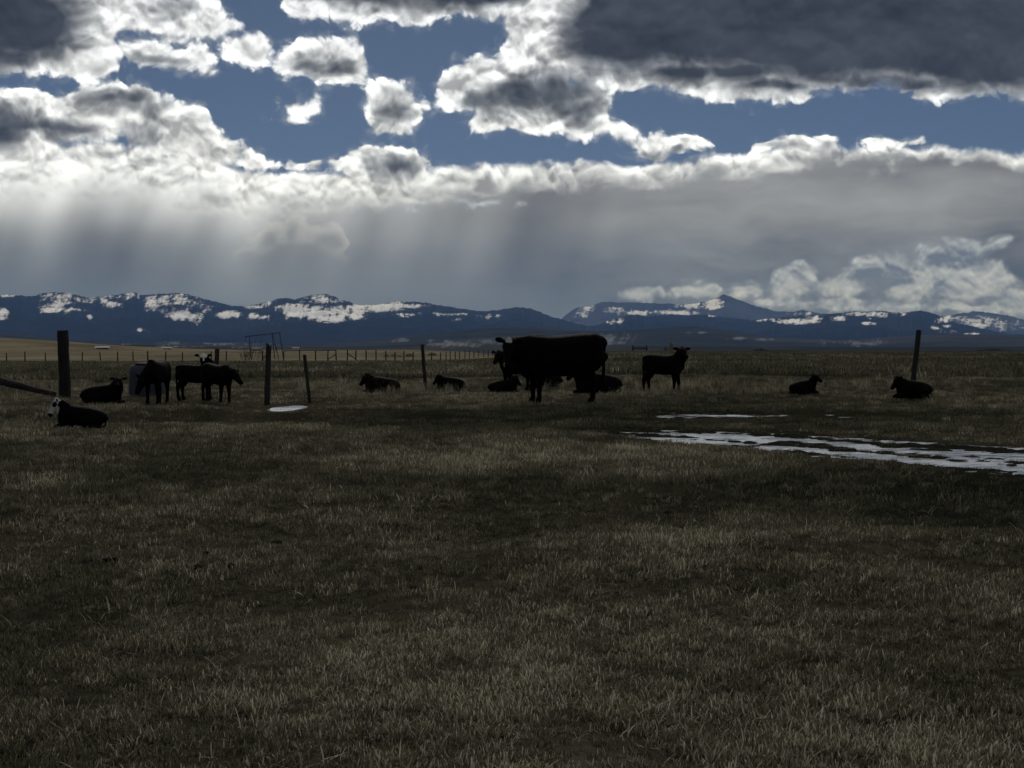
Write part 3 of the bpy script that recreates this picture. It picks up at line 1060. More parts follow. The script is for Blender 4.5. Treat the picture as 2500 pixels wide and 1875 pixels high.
def add_head(V, F, M, k, ear_droop=0.0, muzzle=1.0):
    """Head along +X from the poll; k scales a cow's head. Returns nothing; geometry goes to V, F."""
    v, f = [], []
    ring_tube(v, f, spline([(-0.06, 0, -0.02, 0.085, 0.10), (0.00, 0, 0.00, 0.115, 0.125), (0.10, 0, -0.005, 0.122, 0.135), (0.20, 0, -0.015, 0.105, 0.120), (0.31, 0, -0.02, 0.082, 0.095),
                            (0.41, 0, -0.02, 0.076 * muzzle, 0.082), (0.475, 0, -0.022, 0.072 * muzzle, 0.070), (0.505, 0, -0.024, 0.045, 0.045)], 3), seg=16, power=2.3)
    # brows, cheeks, jaw
    for s in (-1, 1):
        ring_tube(v, f, spline([(0.03, s * 0.085, 0.055, 0.02, 0.02), (0.085, s * 0.098, 0.062, 0.035, 0.032), (0.15, s * 0.088, 0.05, 0.02, 0.02)], 3), seg=10)
        ring_tube(v, f, spline([(0.03, s * 0.06, -0.07, 0.03, 0.04), (0.10, s * 0.07, -0.085, 0.045, 0.06), (0.22, s * 0.05, -0.075, 0.03, 0.035)], 3), seg=10)
        # ears: broad and leaf shaped, held out sideways
        d = ear_droop
        ring_tube(v, f, spline([(-0.005, s * 0.085, 0.045, 0.020, 0.022), (-0.02, s * 0.15, 0.050 - d * 0.3, 0.050, 0.022), (-0.035, s * 0.225, 0.050 - d * 0.7, 0.062, 0.020),
                                (-0.045, s * 0.285, 0.045 - d, 0.042, 0.016), (-0.05, s * 0.325, 0.040 - d * 1.2, 0.010, 0.008)], 3), lateral=(-0.75, 0, 0.66), seg=10)
    # poll
    ring_tube(v, f, spline([(-0.03, -0.07, 0.07, 0.03, 0.03), (-0.035, 0, 0.095, 0.05, 0.045), (-0.03, 0.07, 0.07, 0.03, 0.03)], 3), lateral=(1, 0, 0), seg=10)
    o = len(V)
    S_ = Matrix.Scale(k, 4)
    V.extend((M @ S_ @ p) for p in v)
    F.extend(tuple(i + o for i in q) for q in f)


def stand_cow(V, F):
    ring_tube(V, F, spline([(-0.955, 0, 1.02, 0.10, 0.16), (-0.94, 0, 1.01, 0.20, 0.27), (-0.86, 0, 1.00, 0.265, 0.325), (-0.70, 0, 0.985, 0.30, 0.345), (-0.45, 0, 0.945, 0.325, 0.375), (-0.12, 0, 0.905, 0.37, 0.39),
                            (0.22, 0, 0.89, 0.365, 0.385), (0.50, 0, 0.895, 0.32, 0.39), (0.70, 0, 0.91, 0.27, 0.38), (0.88, 0, 0.93, 0.21, 0.33), (0.98, 0, 0.96, 0.14, 0.24)], 4), seg=24, power=2.5)
    # rump, hooks, brisket, udder
    ring_tube(V, F, spline([(-0.45, 0, 1.13, 0.20, 0.17), (-0.75, 0, 1.13, 0.24, 0.185), (-0.93, 0, 1.09, 0.20, 0.19), (-0.995, 0, 1.03, 0.10, 0.14)], 3), seg=14)
    ring_tube(V, F, spline([(-0.64, -0.22, 1.21, 0.06, 0.05), (-0.64, 0, 1.275, 0.20, 0.06), (-0.64, 0.22, 1.21, 0.06, 0.05)], 3), lateral=(1, 0, 0), seg=10)
    ring_tube(V, F, spline([(0.94, 0, 0.78, 0.07, 0.07), (0.84, 0, 0.60, 0.12, 0.11), (0.62, 0, 0.54, 0.11, 0.09), (0.40, 0, 0.56, 0.06, 0.05)], 3), seg=12)
    ring_tube(V, F, spline([(-0.66, 0, 0.66, 0.08, 0.06), (-0.56, 0, 0.58, 0.13, 0.10), (-0.44, 0, 0.58, 0.11, 0.08), (-0.30, 0, 0.61, 0.05, 0.04)], 3), seg=12)
    # withers
    ring_tube(V, F, spline([(0.10, 0, 1.20, 0.10, 0.07), (0.50, 0, 1.225, 0.12, 0.08), (0.86, 0, 1.18, 0.10, 0.10)], 3), seg=12)
    for s, off in ((-1, 0.0), (1, 0.09)):
        ring_tube(V, F, spline([(-0.72, s * 0.16, 1.02, 0.12, 0.24), (-0.70, s * 0.20, 0.84, 0.12, 0.25), (-0.68 + off, s * 0.20, 0.64, 0.095, 0.17), (-0.80 + off, s * 0.17, 0.45, 0.058, 0.090),
                                (-0.81 + off, s * 0.165, 0.30, 0.050, 0.062), (-0.79 + off, s * 0.165, 0.12, 0.052, 0.058), (-0.755 + off, s * 0.165, 0.05, 0.064, 0.074), (-0.745 + off, s * 0.165, -0.01, 0.068, 0.082)], 4), seg=14)
        ring_tube(V, F, spline([(0.64, s * 0.17, 0.90, 0.10, 0.21), (0.62, s * 0.20, 0.70, 0.10, 0.17), (0.60 - off, s * 0.19, 0.52, 0.08, 0.110), (0.62 - off, s * 0.17, 0.33, 0.064, 0.070),
                                (0.62 - off, s * 0.165, 0.20, 0.050, 0.054), (0.62 - off, s * 0.165, 0.11, 0.053, 0.058), (0.65 - off, s * 0.165, 0.05, 0.064, 0.072), (0.66 - off, s * 0.165, -0.01, 0.068, 0.080)], 4), seg=14)
    ring_tube(V, F, spline([(-0.93, 0, 1.21, 0.05, 0.05), (-1.005, 0, 1.12, 0.045, 0.05), (-1.02, 0, 0.92, 0.034, 0.036), (-1.01, 0.01, 0.68, 0.030, 0.032), (-0.985, 0.02, 0.46, 0.046, 0.048), (-0.945, 0.02, 0.32, 0.040, 0.040), (-0.94, 0.02, 0.22, 0.014, 0.014)], 4), seg=10)


def stand_calf(V, F, legs=(0, 0, 0, 0)):
    ring_tube(V, F, spline([(-0.392, 0, 0.625, 0.06, 0.08), (-0.38, 0, 0.62, 0.105, 0.14), (-0.32, 0, 0.60, 0.138, 0.175), (-0.18, 0, 0.575, 0.145, 0.188), (0.0, 0, 0.555, 0.160, 0.195), (0.15, 0, 0.560, 0.150, 0.195),
                            (0.25, 0, 0.580, 0.128, 0.185), (0.33, 0, 0.605, 0.100, 0.155), (0.375, 0, 0.63, 0.06, 0.09)], 4), seg=20, power=2.45)
    ring_tube(V, F, spline([(-0.18, 0, 0.68, 0.10, 0.075), (-0.29, 0, 0.685, 0.11, 0.08), (-0.36, 0, 0.665, 0.09, 0.08), (-0.39, 0, 0.64, 0.05, 0.05)], 3), seg=12)
    ring_tube(V, F, spline([(0.10, 0, 0.715, 0.05, 0.035), (0.22, 0, 0.74, 0.055, 0.04), (0.32, 0, 0.73, 0.05, 0.05)], 3), seg=10)
    ring_tube(V, F, spline([(0.35, 0, 0.54, 0.04, 0.05), (0.30, 0, 0.44, 0.06, 0.06), (0.18, 0, 0.395, 0.05, 0.04)], 3), seg=10)
    for i, s in enumerate((-1, 1)):
        o = legs[i]
        ring_tube(V, F, spline([(-0.285, s * 0.07, 0.60, 0.065, 0.115), (-0.265, s * 0.085, 0.49, 0.066, 0.118), (-0.265 + o * 0.5, s * 0.088, 0.395, 0.052, 0.084), (-0.335 + o * 0.9, s * 0.08, 0.28, 0.033, 0.049),
                                (-0.335 + o, s * 0.078, 0.17, 0.028, 0.033), (-0.325 + o, s * 0.078, 0.075, 0.030, 0.034), (-0.305 + o, s * 0.078, 0.03, 0.036, 0.043), (-0.30 + o, s * 0.078, -0.01, 0.039, 0.047)], 4), seg=12)
        o = legs[2 + i]
        ring_tube(V, F, spline([(0.255, s * 0.075, 0.56, 0.06, 0.100), (0.245, s * 0.088, 0.44, 0.056, 0.082), (0.235 + o * 0.3, s * 0.085, 0.35, 0.045, 0.058), (0.245 + o * 0.7, s * 0.08, 0.235, 0.037, 0.041),
                                (0.245 + o, s * 0.078, 0.14, 0.028, 0.030), (0.248 + o, s * 0.078, 0.07, 0.031, 0.034), (0.26 + o, s * 0.078, 0.03, 0.037, 0.041), (0.265 + o, s * 0.078, -0.01, 0.040, 0.045)], 4), seg=12)
    ring_tube(V, F, spline([(-0.365, 0, 0.715, 0.025, 0.03), (-0.395, 0, 0.67, 0.024, 0.025), (-0.405, 0, 0.54, 0.018, 0.019), (-0.40, 0.01, 0.42, 0.020, 0.021), (-0.395, 0.01, 0.34, 0.024, 0.024), (-0.39, 0.01, 0.29, 0.009, 0.009)], 4), seg=8)


def lie_calf(V, F):
    ring_tube(V, F, spline([(-0.43, 0, 0.125, 0.06, 0.07), (-0.415, 0, 0.14, 0.115, 0.12), (-0.34, 0, 0.175, 0.160, 0.165), (-0.18, 0, 0.20, 0.180, 0.195), (0.0, 0, 0.21, 0.185, 0.21), (0.15, 0, 0.22, 0.170, 0.22),
                            (0.26, 0, 0.23, 0.145, 0.21), (0.34, 0, 0.245, 0.110, 0.17), (0.38, 0, 0.25, 0.06, 0.10)], 4), seg=20, power=2.3)
    ring_tube(V, F, spline([(0.06, 0, 0.38, 0.06, 0.04), (0.18, 0, 0.405, 0.07, 0.05), (0.28, 0, 0.39, 0.06, 0.06)], 3), seg=10)
    for s in (-1, 1):
        # folded foreleg: elbow, knee forward, foot tucked back
        ring_tube(V, F, spline([(0.24, s * 0.11, 0.20, 0.055, 0.09), (0.27, s * 0.13, 0.10, 0.050, 0.065), (0.38, s * 0.125, 0.060, 0.040, 0.044), (0.42, s * 0.12, 0.040, 0.036, 0.038), (0.35, s * 0.13, 0.030, 0.030, 0.030), (0.25, s * 0.14, 0.028, 0.030, 0.026)], 4), seg=10)
        # folded hind leg: thigh, stifle forward, hock back, foot forward
        ring_tube(V, F, spline([(-0.31, s * 0.10, 0.20, 0.06, 0.12), (-0.23, s * 0.155, 0.17, 0.065, 0.135), (-0.10, s * 0.18, 0.11, 0.056, 0.095), (-0.16, s * 0.20, 0.060, 0.040, 0.052), (-0.31, s * 0.195, 0.045, 0.036, 0.040), (-0.24, s * 0.21, 0.030, 0.030, 0.030), (-0.08, s * 0.22, 0.028, 0.030, 0.026)], 4), seg=10)
    ring_tube(V, F, spline([(-0.40, 0, 0.22, 0.022, 0.025), (-0.445, 0.02, 0.14, 0.018, 0.019), (-0.44, 0.10, 0.06, 0.017, 0.018), (-0.37, 0.19, 0.035, 0.022, 0.022), (-0.31, 0.22, 0.03, 0.010, 0.010)], 4), seg=8)


def coat_material():
    m, t, p = new_mat("black_coat_with_white_marks")
    co = obj_coord(t)
    w = X(attr(t, "white"))
    br = X(attr(t, "brown"))
    n = noise(vmath('MULTIPLY', co, (1.0, 1.0, 0.45)), 26.0, 4.0, 0.6)
    nb = noise(co, 5.0, 3.0, 0.6)
    nw = noise(co, 11.0, 4.0, 0.65)
    dark = mixc(n, (0.0010, 0.0010, 0.0013), (0.0034, 0.0032, 0.0032))
    dark = mixc((br * sstep(nb + (n - 0.5) * 0.5, 0.42, 0.6)).clamp(), dark, (0.022, 0.014, 0.010))
    pale = mixc(n, (0.24, 0.23, 0.215), (0.44, 0.43, 0.41))
    f = sstep(w + (nw - 0.5) * 0.45, 0.42, 0.58)
    link_in(p.inputs['Base Color'], mixc(f, dark, pale))
    p.inputs['Roughness'].default_value = 0.75
    p.inputs['Specular IOR Level'].default_value = 0.03
    link_in(p.inputs['Normal'], bump(t, n, 0.6, 0.012))
    return m


def plain_mat(name, col, rough=0.8, spec=0.3, metal=0.0, nscale=8.0, var=0.25, bumpd=0.0, stretch=(1, 1, 1)):
    m, t, p = new_mat(name)
    co = obj_coord(t)
    n = noise(vmath('MULTIPLY', co, stretch), nscale, 5.0, 0.6)
    lo = tuple(c_ * (1 - var) for c_ in col)
    hi = tuple(min(1, c_ * (1 + var)) for c_ in col)
    link_in(p.inputs['Base Color'], mixc(n, lo, hi))
    p.inputs['Roughness'].default_value = rough
    p.inputs['Specular IOR Level'].default_value = spec
    p.inputs['Metallic'].default_value = metal
    if bumpd:
        link_in(p.inputs['Normal'], bump(t, n, 0.8, bumpd))
    return m


COAT = coat_material()
EYE_MAT = plain_mat("dark_wet_eye", (0.008, 0.006, 0.005), 0.15, 0.5, var=0.1)
TAG_MAT = plain_mat("white_plastic_ear_tag", (0.62, 0.62, 0.58), 0.5, 0.4, var=0.1)
HOOF_MAT = plain_mat("dark_horn_hoof", (0.012, 0.010, 0.009), 0.7, 0.2, var=0.3)


def uv_ball(V, F, c_, r, seg=8):
    pts = [(c_[0], c_[1], c_[2] - r * math.cos(a), r * math.sin(a) + 1e-4, r * math.sin(a) + 1e-4) for a in np.linspace(0.05, math.pi - 0.05, 6)]
    ring_tube(V, F, pts, seg=seg)


def build_animal(name, label, cat, group, kind, loc, yaw, scale=1.0, neck=None, head=None, head_k=0.6, white=(), brown=0.0, tags=(), legs=(0, 0, 0, 0), droop=0.0, pitch=0.0, sink=0.0, seed=1, voxel=None, muzzle=1.0):
    """neck: control rows in body space; head: (x, y, z, yaw, pitch, roll) of the poll."""
    V, F = [], []
    if kind == 'cow':
        stand_cow(V, F)
    elif kind == 'calf':
        stand_calf(V, F, legs)
    else:
        lie_calf(V, F)
    ring_tube(V, F, spline(neck, 4), seg=16, power=2.2)
    HM = head_matrix(Vector(head[:3]), *head[3:])
    add_head(V, F, HM, head_k, droop, muzzle)
    tmp = bpy.data.meshes.new("tmp")
    tmp.from_pydata([tuple(v) for v in V], [], F)
    to = bpy.data.objects.new("tmp", tmp)
    COL.objects.link(to)
    r = to.modifiers.new("r", 'REMESH')
    r.mode = 'VOXEL'
    r.voxel_size = voxel or (0.016 if kind == 'cow' else 0.0095)
    s = to.modifiers.new("s", 'SMOOTH')
    s.factor = 0.5
    s.iterations = 5
    dg = bpy.context.evaluated_depsgraph_get()
    me = bpy.data.meshes.new_from_object(to.evaluated_get(dg))
    bpy.data.objects.remove(to, do_unlink=True)
    bpy.data.meshes.remove(tmp)
    n = len(me.vertices)
    co = np.empty(n * 3, np.float32)
    me.vertices.foreach_get('co', co)
    co = co.reshape(-1, 3)
    no = np.empty(n * 3, np.float32)
    me.vertices.foreach_get('normal', no)
    no = no.reshape(-1, 3)
    # shaggy winter coat: the outline is not smooth
    amp = 0.012 if kind == 'cow' else 0.006
    h = fbm(co[:, 0] * 14 + seed, co[:, 2] * 9 + co[:, 1] * 13, 4, seed, 0.7)
    co2 = co + no * (amp * h)[:, None]
    me.vertices.foreach_set('co', co2.ravel())
    me.update()
    # markings given in head space
    hl = np.array((HM @ Matrix.Scale(head_k, 4)).inverted())
    hc = np.c_[co, np.ones(n)] @ hl.T
    w = np.zeros(n)
    for cx, cy, cz, rx, ry, rz, a in white:
        v = a * (1 - np.sqrt(((hc[:, 0] - cx) / rx) ** 2 + ((hc[:, 1] - cy) / ry) ** 2 + ((hc[:, 2] - cz) / rz) ** 2) * 0.5)
        if a >= 0:
            w = np.maximum(w, np.clip(v, 0, 1))
        else:
            w = np.minimum(w, 1 - np.clip(-v * 1.6, 0, 1))
    set_attr(me, "white", w)
    set_attr(me, "brown", np.full(n, brown))
    me.name = "body"
    root = empty(name, loc, math.radians(yaw))
    root.location.z -= sink
    root.scale = (scale,) * 3
    root.rotation_euler.y = math.radians(pitch)
    tag(root, label, cat, group)
    data_obj("body", me, COAT, root)
    HS = HM @ Matrix.Scale(head_k, 4)
    for s_ in (-1, 1):
        v, f = [], []
        uv_ball(v, f, (0.105, s_ * 0.118, 0.045), 0.024)
        mesh_obj("eye", [HS @ p for p in v], f, EYE_MAT, root)
    for s_ in tags:
        v = [Vector((-0.055 + a * 0.004, s_ * (0.20 + 0.055 * u), -0.055 * w_ + 0.02)) for a in (0, 1) for u, w_ in ((0, 0), (1, 0), (1.15, 1.5), (-0.15, 1.5))]
        v = [HS @ p for p in v]
        f = [(0, 1, 2, 3), (7, 6, 5, 4), (0, 4, 5, 1), (1, 5, 6, 2), (2, 6, 7, 3), (3, 7, 4, 0)]
        mesh_obj("ear_tag", v, f, TAG_MAT, root, smooth=False)
    return root


CALVES = "calves resting and standing around the cow"
BALDY = [(0.10, 0, 0.10, 0.22, 0.13, 0.16, 1.4), (0.30, 0, 0.02, 0.24, 0.13, 0.15, 1.3), (0.22, 0, -0.10, 0.20, 0.12, 0.12, 1.2)]


def calf_neck(kind, hx, hy, hz_):
    if kind == 'calf':
        return [(0.22, 0, 0.60, 0.12, 0.18), (0.30, hy * 0.15, 0.60 + (hz_ - 0.60) * 0.30, 0.112, 0.155), (0.30 + (hx - 0.30) * 0.6, hy * 0.55, 0.60 + (hz_ - 0.60) * 0.68, 0.094, 0.122), (hx, hy, hz_ - 0.015, 0.074, 0.088)]
    return [(0.20, 0, 0.25, 0.14, 0.19), (0.27, hy * 0.15, 0.25 + (hz_ - 0.25) * 0.35, 0.120, 0.165), (0.27 + (hx - 0.27) * 0.6, hy * 0.55, 0.25 + (hz_ - 0.25) * 0.70, 0.098, 0.128), (hx, hy, hz_ - 0.012, 0.076, 0.090)]


def calf(label, kind, px, py, yaw, hpos, hrot, scale=1.0, **kw):
    loc = on_ground(px, py)
    name = "standing_calf" if kind == 'calf' else "lying_calf"
    return build_animal(name, label, "calf", CALVES, kind, loc, yaw, scale, calf_neck(kind, *hpos), (*hpos, *hrot), kw.pop('head_k', 0.60), **kw)


# the cow: side on, facing left, head turned to the camera
cow_at = on_ground(1369, 985)
cow = build_animal("cow", "large black cow with white patch on forehead, the biggest animal, standing side on", "cow", None, 'cow', cow_at, 189, 1.0,
                   neck=[(0.70, 0, 0.97, 0.21, 0.34), (0.94, 0.03, 1.00, 0.18, 0.28), (1.12, 0.10, 1.05, 0.155, 0.225), (1.22, 0.18, 1.10, 0.13, 0.16)],
                   head=(1.24, 0.20, 1.13, 66, 58, -6), head_k=1.04, white=[(0.0, 0.01, 0.13, 0.085, 0.10, 0.09, 0.80), (0.46, -0.03, 0.02, 0.08, 0.06, 0.08, 0.60)], seed=3, muzzle=1.05)
cow.scale = (0.845, 0.92, 1.03)

# (label, kind, base pixel, body direction, poll position, poll turn)
calf("white-faced black calf lying in front of the thick leaning post, head to the side", 'lying', 196, 1048, 188, (0.38, 0.03, 0.50), (8, 58, 0), 0.84, white=BALDY + [(0.13, 0.13, 0.05, 0.055, 0.06, 0.05, -1.6), (0.13, -0.13, 0.05, 0.055, 0.06, 0.05, -1.6), (0.49, 0, -0.03, 0.06, 0.10, 0.06, -1.6)], seed=11)
calf("all black calf lying with head raised beside the grey water tank", 'lying', 252, 988, 2, (0.33, -0.02, 0.52), (-84, 24, 0), 0.92, seed=12)
calf("black calf standing head-on with lowered head before the grey water tank", 'calf', 384, 988, 263, (0.40, -0.10, 0.47), (-34, 62, 0), 1.14, seed=13, legs=(0.0, 0.05, 0.0, -0.06))
calf("white-headed black calf looking over the back of another, beside a thin post", 'calf', 478, 977, 12, (0.16, -0.10, 0.92), (-92, 34, 0), 0.98, seed=14, white=[(0.00, 0, 0.11, 0.15, 0.11, 0.14, 1.6), (0.24, 0.02, 0.11, 0.15, 0.035, 0.06, 1.0)], legs=(-0.04, 0.06, 0.05, 0.0), tags=())
calf("black calf with hunched back facing right, standing before the white-headed calf", 'calf', 527, 983, -38, (0.46, 0.0, 0.64), (12, 40, 0), 1.03, seed=15, legs=(0.03, -0.03, -0.02, 0.05), pitch=5)
calf("brown-flecked black calf lying in tall dry grass left of the slim leaning post", 'lying', 930, 962, 198, (0.35, 0.02, 0.45), (8, 50, 0), 0.92, seed=16, brown=1.0)
calf("plain black calf lying just right of the slim leaning post, head low", 'lying', 1098, 954, 198, (0.35, 0.02, 0.43), (12, 48, 0), 0.78, seed=17)
calf("black calf lying below the cow's muzzle, facing right", 'lying', 1230, 962, -6, (0.34, 0.02, 0.48), (-30, 46, 0), 0.76, seed=18)
calf("black calf lying half hidden behind the cow's front legs", 'lying', 1330, 947, 172, (0.32, 0.0, 0.40), (10, 50, 0), 0.9, seed=19)
calf("black calf with white ear tag lying behind the cow's hind legs", 'lying', 1456, 964, 176, (0.38, 0.05, 0.50), (40, 42, 0), 1.16, seed=20, tags=(-1, 1), white=[(0.30, 0.0, 0.10, 0.08, 0.05, 0.04, 0.8)])
calf("black calf standing behind the cow, only its head and ear showing", 'calf', 1262, 955, 214, (0.46, 0.0, 0.80), (30, 40, 0), 1.08, seed=21)
calf("black calf standing alone in side view, head turned to face us", 'calf', 1620, 960, 5, (0.355, -0.04, 0.84), (-80, 26, 0), 1.13, seed=22, legs=(-0.07, 0.05, 0.05, -0.02))
calf("small black calf lying alone in open pasture with ears spread wide", 'lying', 1962, 963, 24, (0.33, -0.10, 0.52), (-76, 26, 0), 0.72, seed=23)
calf("black calf lying at the foot of the tall tilted post", 'lying', 2228, 973, 190, (0.37, 0.02, 0.46), (8, 52, 0), 0.86, seed=24)
# ------------------------------------------------------------------ wooden posts, fences and other things
def wood_mat(name, lo, hi):
    m, t, p = new_mat(name)
    co = obj_coord(t)
    g = noise(vmath('MULTIPLY', co, (1.0, 1.0, 0.08)), 38.0, 5.0, 0.6)
    k = noise(co, 5.0, 4.0, 0.6)
    f = ((g - 0.5) * 1.3 + (k - 0.5) * 0.9 + 0.5).clamp()
    link_in(p.inputs['Base Color'], mixc(f, lo, hi))
    p.inputs['Roughness'].default_value = 0.9
    p.inputs['Specular IOR Level'].default_value = 0.15
    link_in(p.inputs['Normal'], bump(t, g, 0.8, 0.012))
    return m


DARKWOOD = wood_mat("dark_weathered_wood", (0.006, 0.006, 0.007), (0.022, 0.021, 0.020))
GREYWOOD = wood_mat("grey_weathered_wood", (0.009, 0.009, 0.009), (0.034, 0.033, 0.030))
PALEWOOD = wood_mat("pale_split_wood", (0.07, 0.062, 0.040), (0.20, 0.18, 0.125))


def wood_rod(V, F, a, b, r0, r1, seg=10, rows=9, wob=0.12, seed=0, chip=0.0):
    """Rough round timber from a to b: knots, flats and a broken top."""
    a, b = Vector(a), Vector(b)
    t = (b - a).normalized()
    l = Vector((0, 1, 0)).cross(t)
    if l.length < 0.1:
        l = Vector((1, 0, 0)).cross(t)
    l.normalize()
    n = t.cross(l)
    rnd = random.Random(seed)
    ph = [rnd.uniform(0.85, 1.15) for _ in range(seg)]
    rings = []
    for i in range(rows):
        u = i / (rows - 1)
        c_ = a.lerp(b, u) + l * (wob * r0 * 0.5 * math.sin(3 * u + seed)) + n * (wob * r0 * 0.5 * math.cos(2.3 * u + seed))
        r = r0 + (r1 - r0) * u
        idx = []
        for k in range(seg):
            an = 2 * math.pi * k / seg
            rr = r * ph[k] * (1 + wob * rnd.uniform(-0.5, 0.5))
            p = c_ + l * (math.cos(an) * rr) + n * (math.sin(an) * rr)
            if i == rows - 1:
                p += t * (chip * rnd.uniform(-1, 0.3))
            idx.append(len(V))
            V.append(p)
        rings.append(idx)
    for x, y in zip(rings, rings[1:]):
        for k in range(seg):
            F.append((x[k], x[(k + 1) % seg], y[(k + 1) % seg], y[k]))
    F.append(tuple(rings[0][::-1]))
    F.append(tuple(rings[-1]))


def lone_post(label, base_px, top_px, width_px, mat, seed, chip=0.04, taper=0.85, seg=10):
    b = on_ground(*base_px)
    D = b.y
    k = D / FPX
    h = (base_px[1] - top_px[1]) * k
    dx_ = (top_px[0] - base_px[0]) * k
    V, F = [], []
    r = width_px * k * 0.5
    wood_rod(V, F, (-dx_ * 0.1, 0, -0.15), (dx_, random.Random(seed).uniform(-0.06, 0.06), h), r, r * taper, seg=seg, rows=12, seed=seed, chip=chip)
    o = mesh_obj("wooden_post", V, F, mat, smooth=False)
    o.location = b
    tag(o, label, "post", "old wooden posts standing in the pasture")
    return o


lone_post("thick black wooden post, widest of all, behind the white-faced calf", (158, 970), (156, 806), 28, DARKWOOD, 1, 0.015, 0.93)
lone_post("tall grey post with pointed top standing at the left end of the puddle", (651, 988), (656, 838), 13.5, GREYWOOD, 2, 0.09, 0.9)
lone_post("thin post leaning left at the right end of the puddle", (757, 984), (744, 865), 10, GREYWOOD, 3, 0.03, 0.95)
lone_post("slim grey post between the two lying calves, leaning slightly left", (1040, 948), (1031, 840), 9.5, GREYWOOD, 4, 0.03, 0.95)
lone_post("tall tilted post rising behind a lying calf at the far right", (2228, 948), (2243, 806), 12, GREYWOOD, 5, 0.02, 0.98)
lone_post("stout grey post behind the two calves that stand together", (527, 908), (530, 851), 11, GREYWOOD, 6, 0.03, 0.95)
lone_post("pale split post showing above the back of the lone standing calf", (1637, 918), (1639, 833), 13, PALEWOOD, 7, 0.10, 0.75)
lone_post("thin pale stake at the rump of the lone standing calf", (1580, 930), (1581, 858), 3.5, PALEWOOD, 8, 0.05, 0.9, 6)


def fallen_rail():
    a = on_ground(136, 969)
    V, F = [], []
    d = px_dir(-60, 915)
    s = 32.5 / d.y
    b = Vector((0, 0, EYE)) + d * s
    wood_rod(V, F, (0, 0, 0.05), b - a, 0.055, 0.10, rows=14, seed=9, wob=0.2)
    o = mesh_obj("fence_rail", V, F, GREYWOOD, smooth=False)
    o.location = a
    tag(o, "long fallen rail slanting down to the foot of the thick black post", "rail")
    V, F = [], []
    g = Vector((b.x + 0.15, b.y, hz(b.x + 0.15, b.y)))
    wood_rod(V, F, (0, 0, -0.1), (0, 0, b.z - g.z - 0.06), 0.14, 0.13, rows=5, seed=10)
    st = mesh_obj("prop_stump", V, F, GREYWOOD, o, smooth=False)
    st.location = g - a


fallen_rail()


def prism(V, F, pts, z0, z1, s1=1.0):
    n = len(pts)
    cx = sum(p[0] for p in pts) / n
    cy = sum(p[1] for p in pts) / n
    o = len(V)
    for x, y in pts:
        V.append((x, y, z0))
    for x, y in pts:
        V.append((cx + (x - cx) * s1, cy + (y - cy) * s1, z1))
    for k in range(n):
        F.append((o + k, o + (k + 1) % n, o + n + (k + 1) % n, o + n + k))
    F.append(tuple(range(o + n - 1, o - 1, -1)))
    F.append(tuple(range(o + n, o + 2 * n)))


def round_rect(w, d, r, seg=5):
    pts = []
    for cx, cy, a0 in ((w / 2 - r, d / 2 - r, 0), (-w / 2 + r, d / 2 - r, 90), (-w / 2 + r, -d / 2 + r, 180), (w / 2 - r, -d / 2 + r, 270)):
        for k in range(seg):
            a = math.radians(a0 + 90 * k / (seg - 1))
            pts.append((cx + r * math.cos(a), cy + r * math.sin(a)))
    return pts


def water_tank():
    loc = on_ground(362, 966)
    root = empty("water_tank", loc, math.radians(-6))
    tag(root, "blue-grey plastic water tank with rounded top, behind the head-on calf", "tank")
    body = plain_mat("dull_blue_plastic", (0.022, 0.029, 0.042), 0.6, 0.3, nscale=3.0, var=0.25)
    rim = plain_mat("dark_tank_rim", (0.008, 0.010, 0.012), 0.6, 0.3)
    V, F = [], []
    rings = [(0.0, 0.96), (0.04, 1.0), (0.30, 0.99), (0.50, 0.975), (0.60, 0.955), (0.66, 0.90), (0.70, 0.80), (0.715, 0.60)]
    pts = round_rect(0.74, 0.62, 0.12)
    n = len(pts)
    for z, s in rings:
        for x, y in pts:
            V.append((x * s, y * s, z - 0.03))
    for i in range(len(rings) - 1):
        for k in range(n):
            F.append((i * n + k, i * n + (k + 1) % n, (i + 1) * n + (k + 1) % n, (i + 1) * n + k))
    F.append(tuple(range((len(rings) - 1) * n, len(rings) * n)))
    mesh_obj("tank_body", V, F, body, root)
    V, F = [], []
    prism(V, F, [(x * 0.84 + 0.06, y * 0.84) for x, y in pts], 0.686, 0.715, 0.97)
    mesh_obj("tank_lid", V, F, rim, root, smooth=False)
    for x in (-0.2, 0.0, 0.2):
        V, F = [], []
        prism(V, F, [(x - 0.025, -0.322), (x + 0.025, -0.322), (x + 0.025, -0.30), (x - 0.025, -0.30)], 0.03, 0.52, 0.96)
        mesh_obj("stiffening_rib", V, F, body, root, smooth=False)


water_tank()


# ---- far fence lines
WIRE = plain_mat("rusty_fence_wire", (0.03, 0.026, 0.022), 0.7, 0.3)


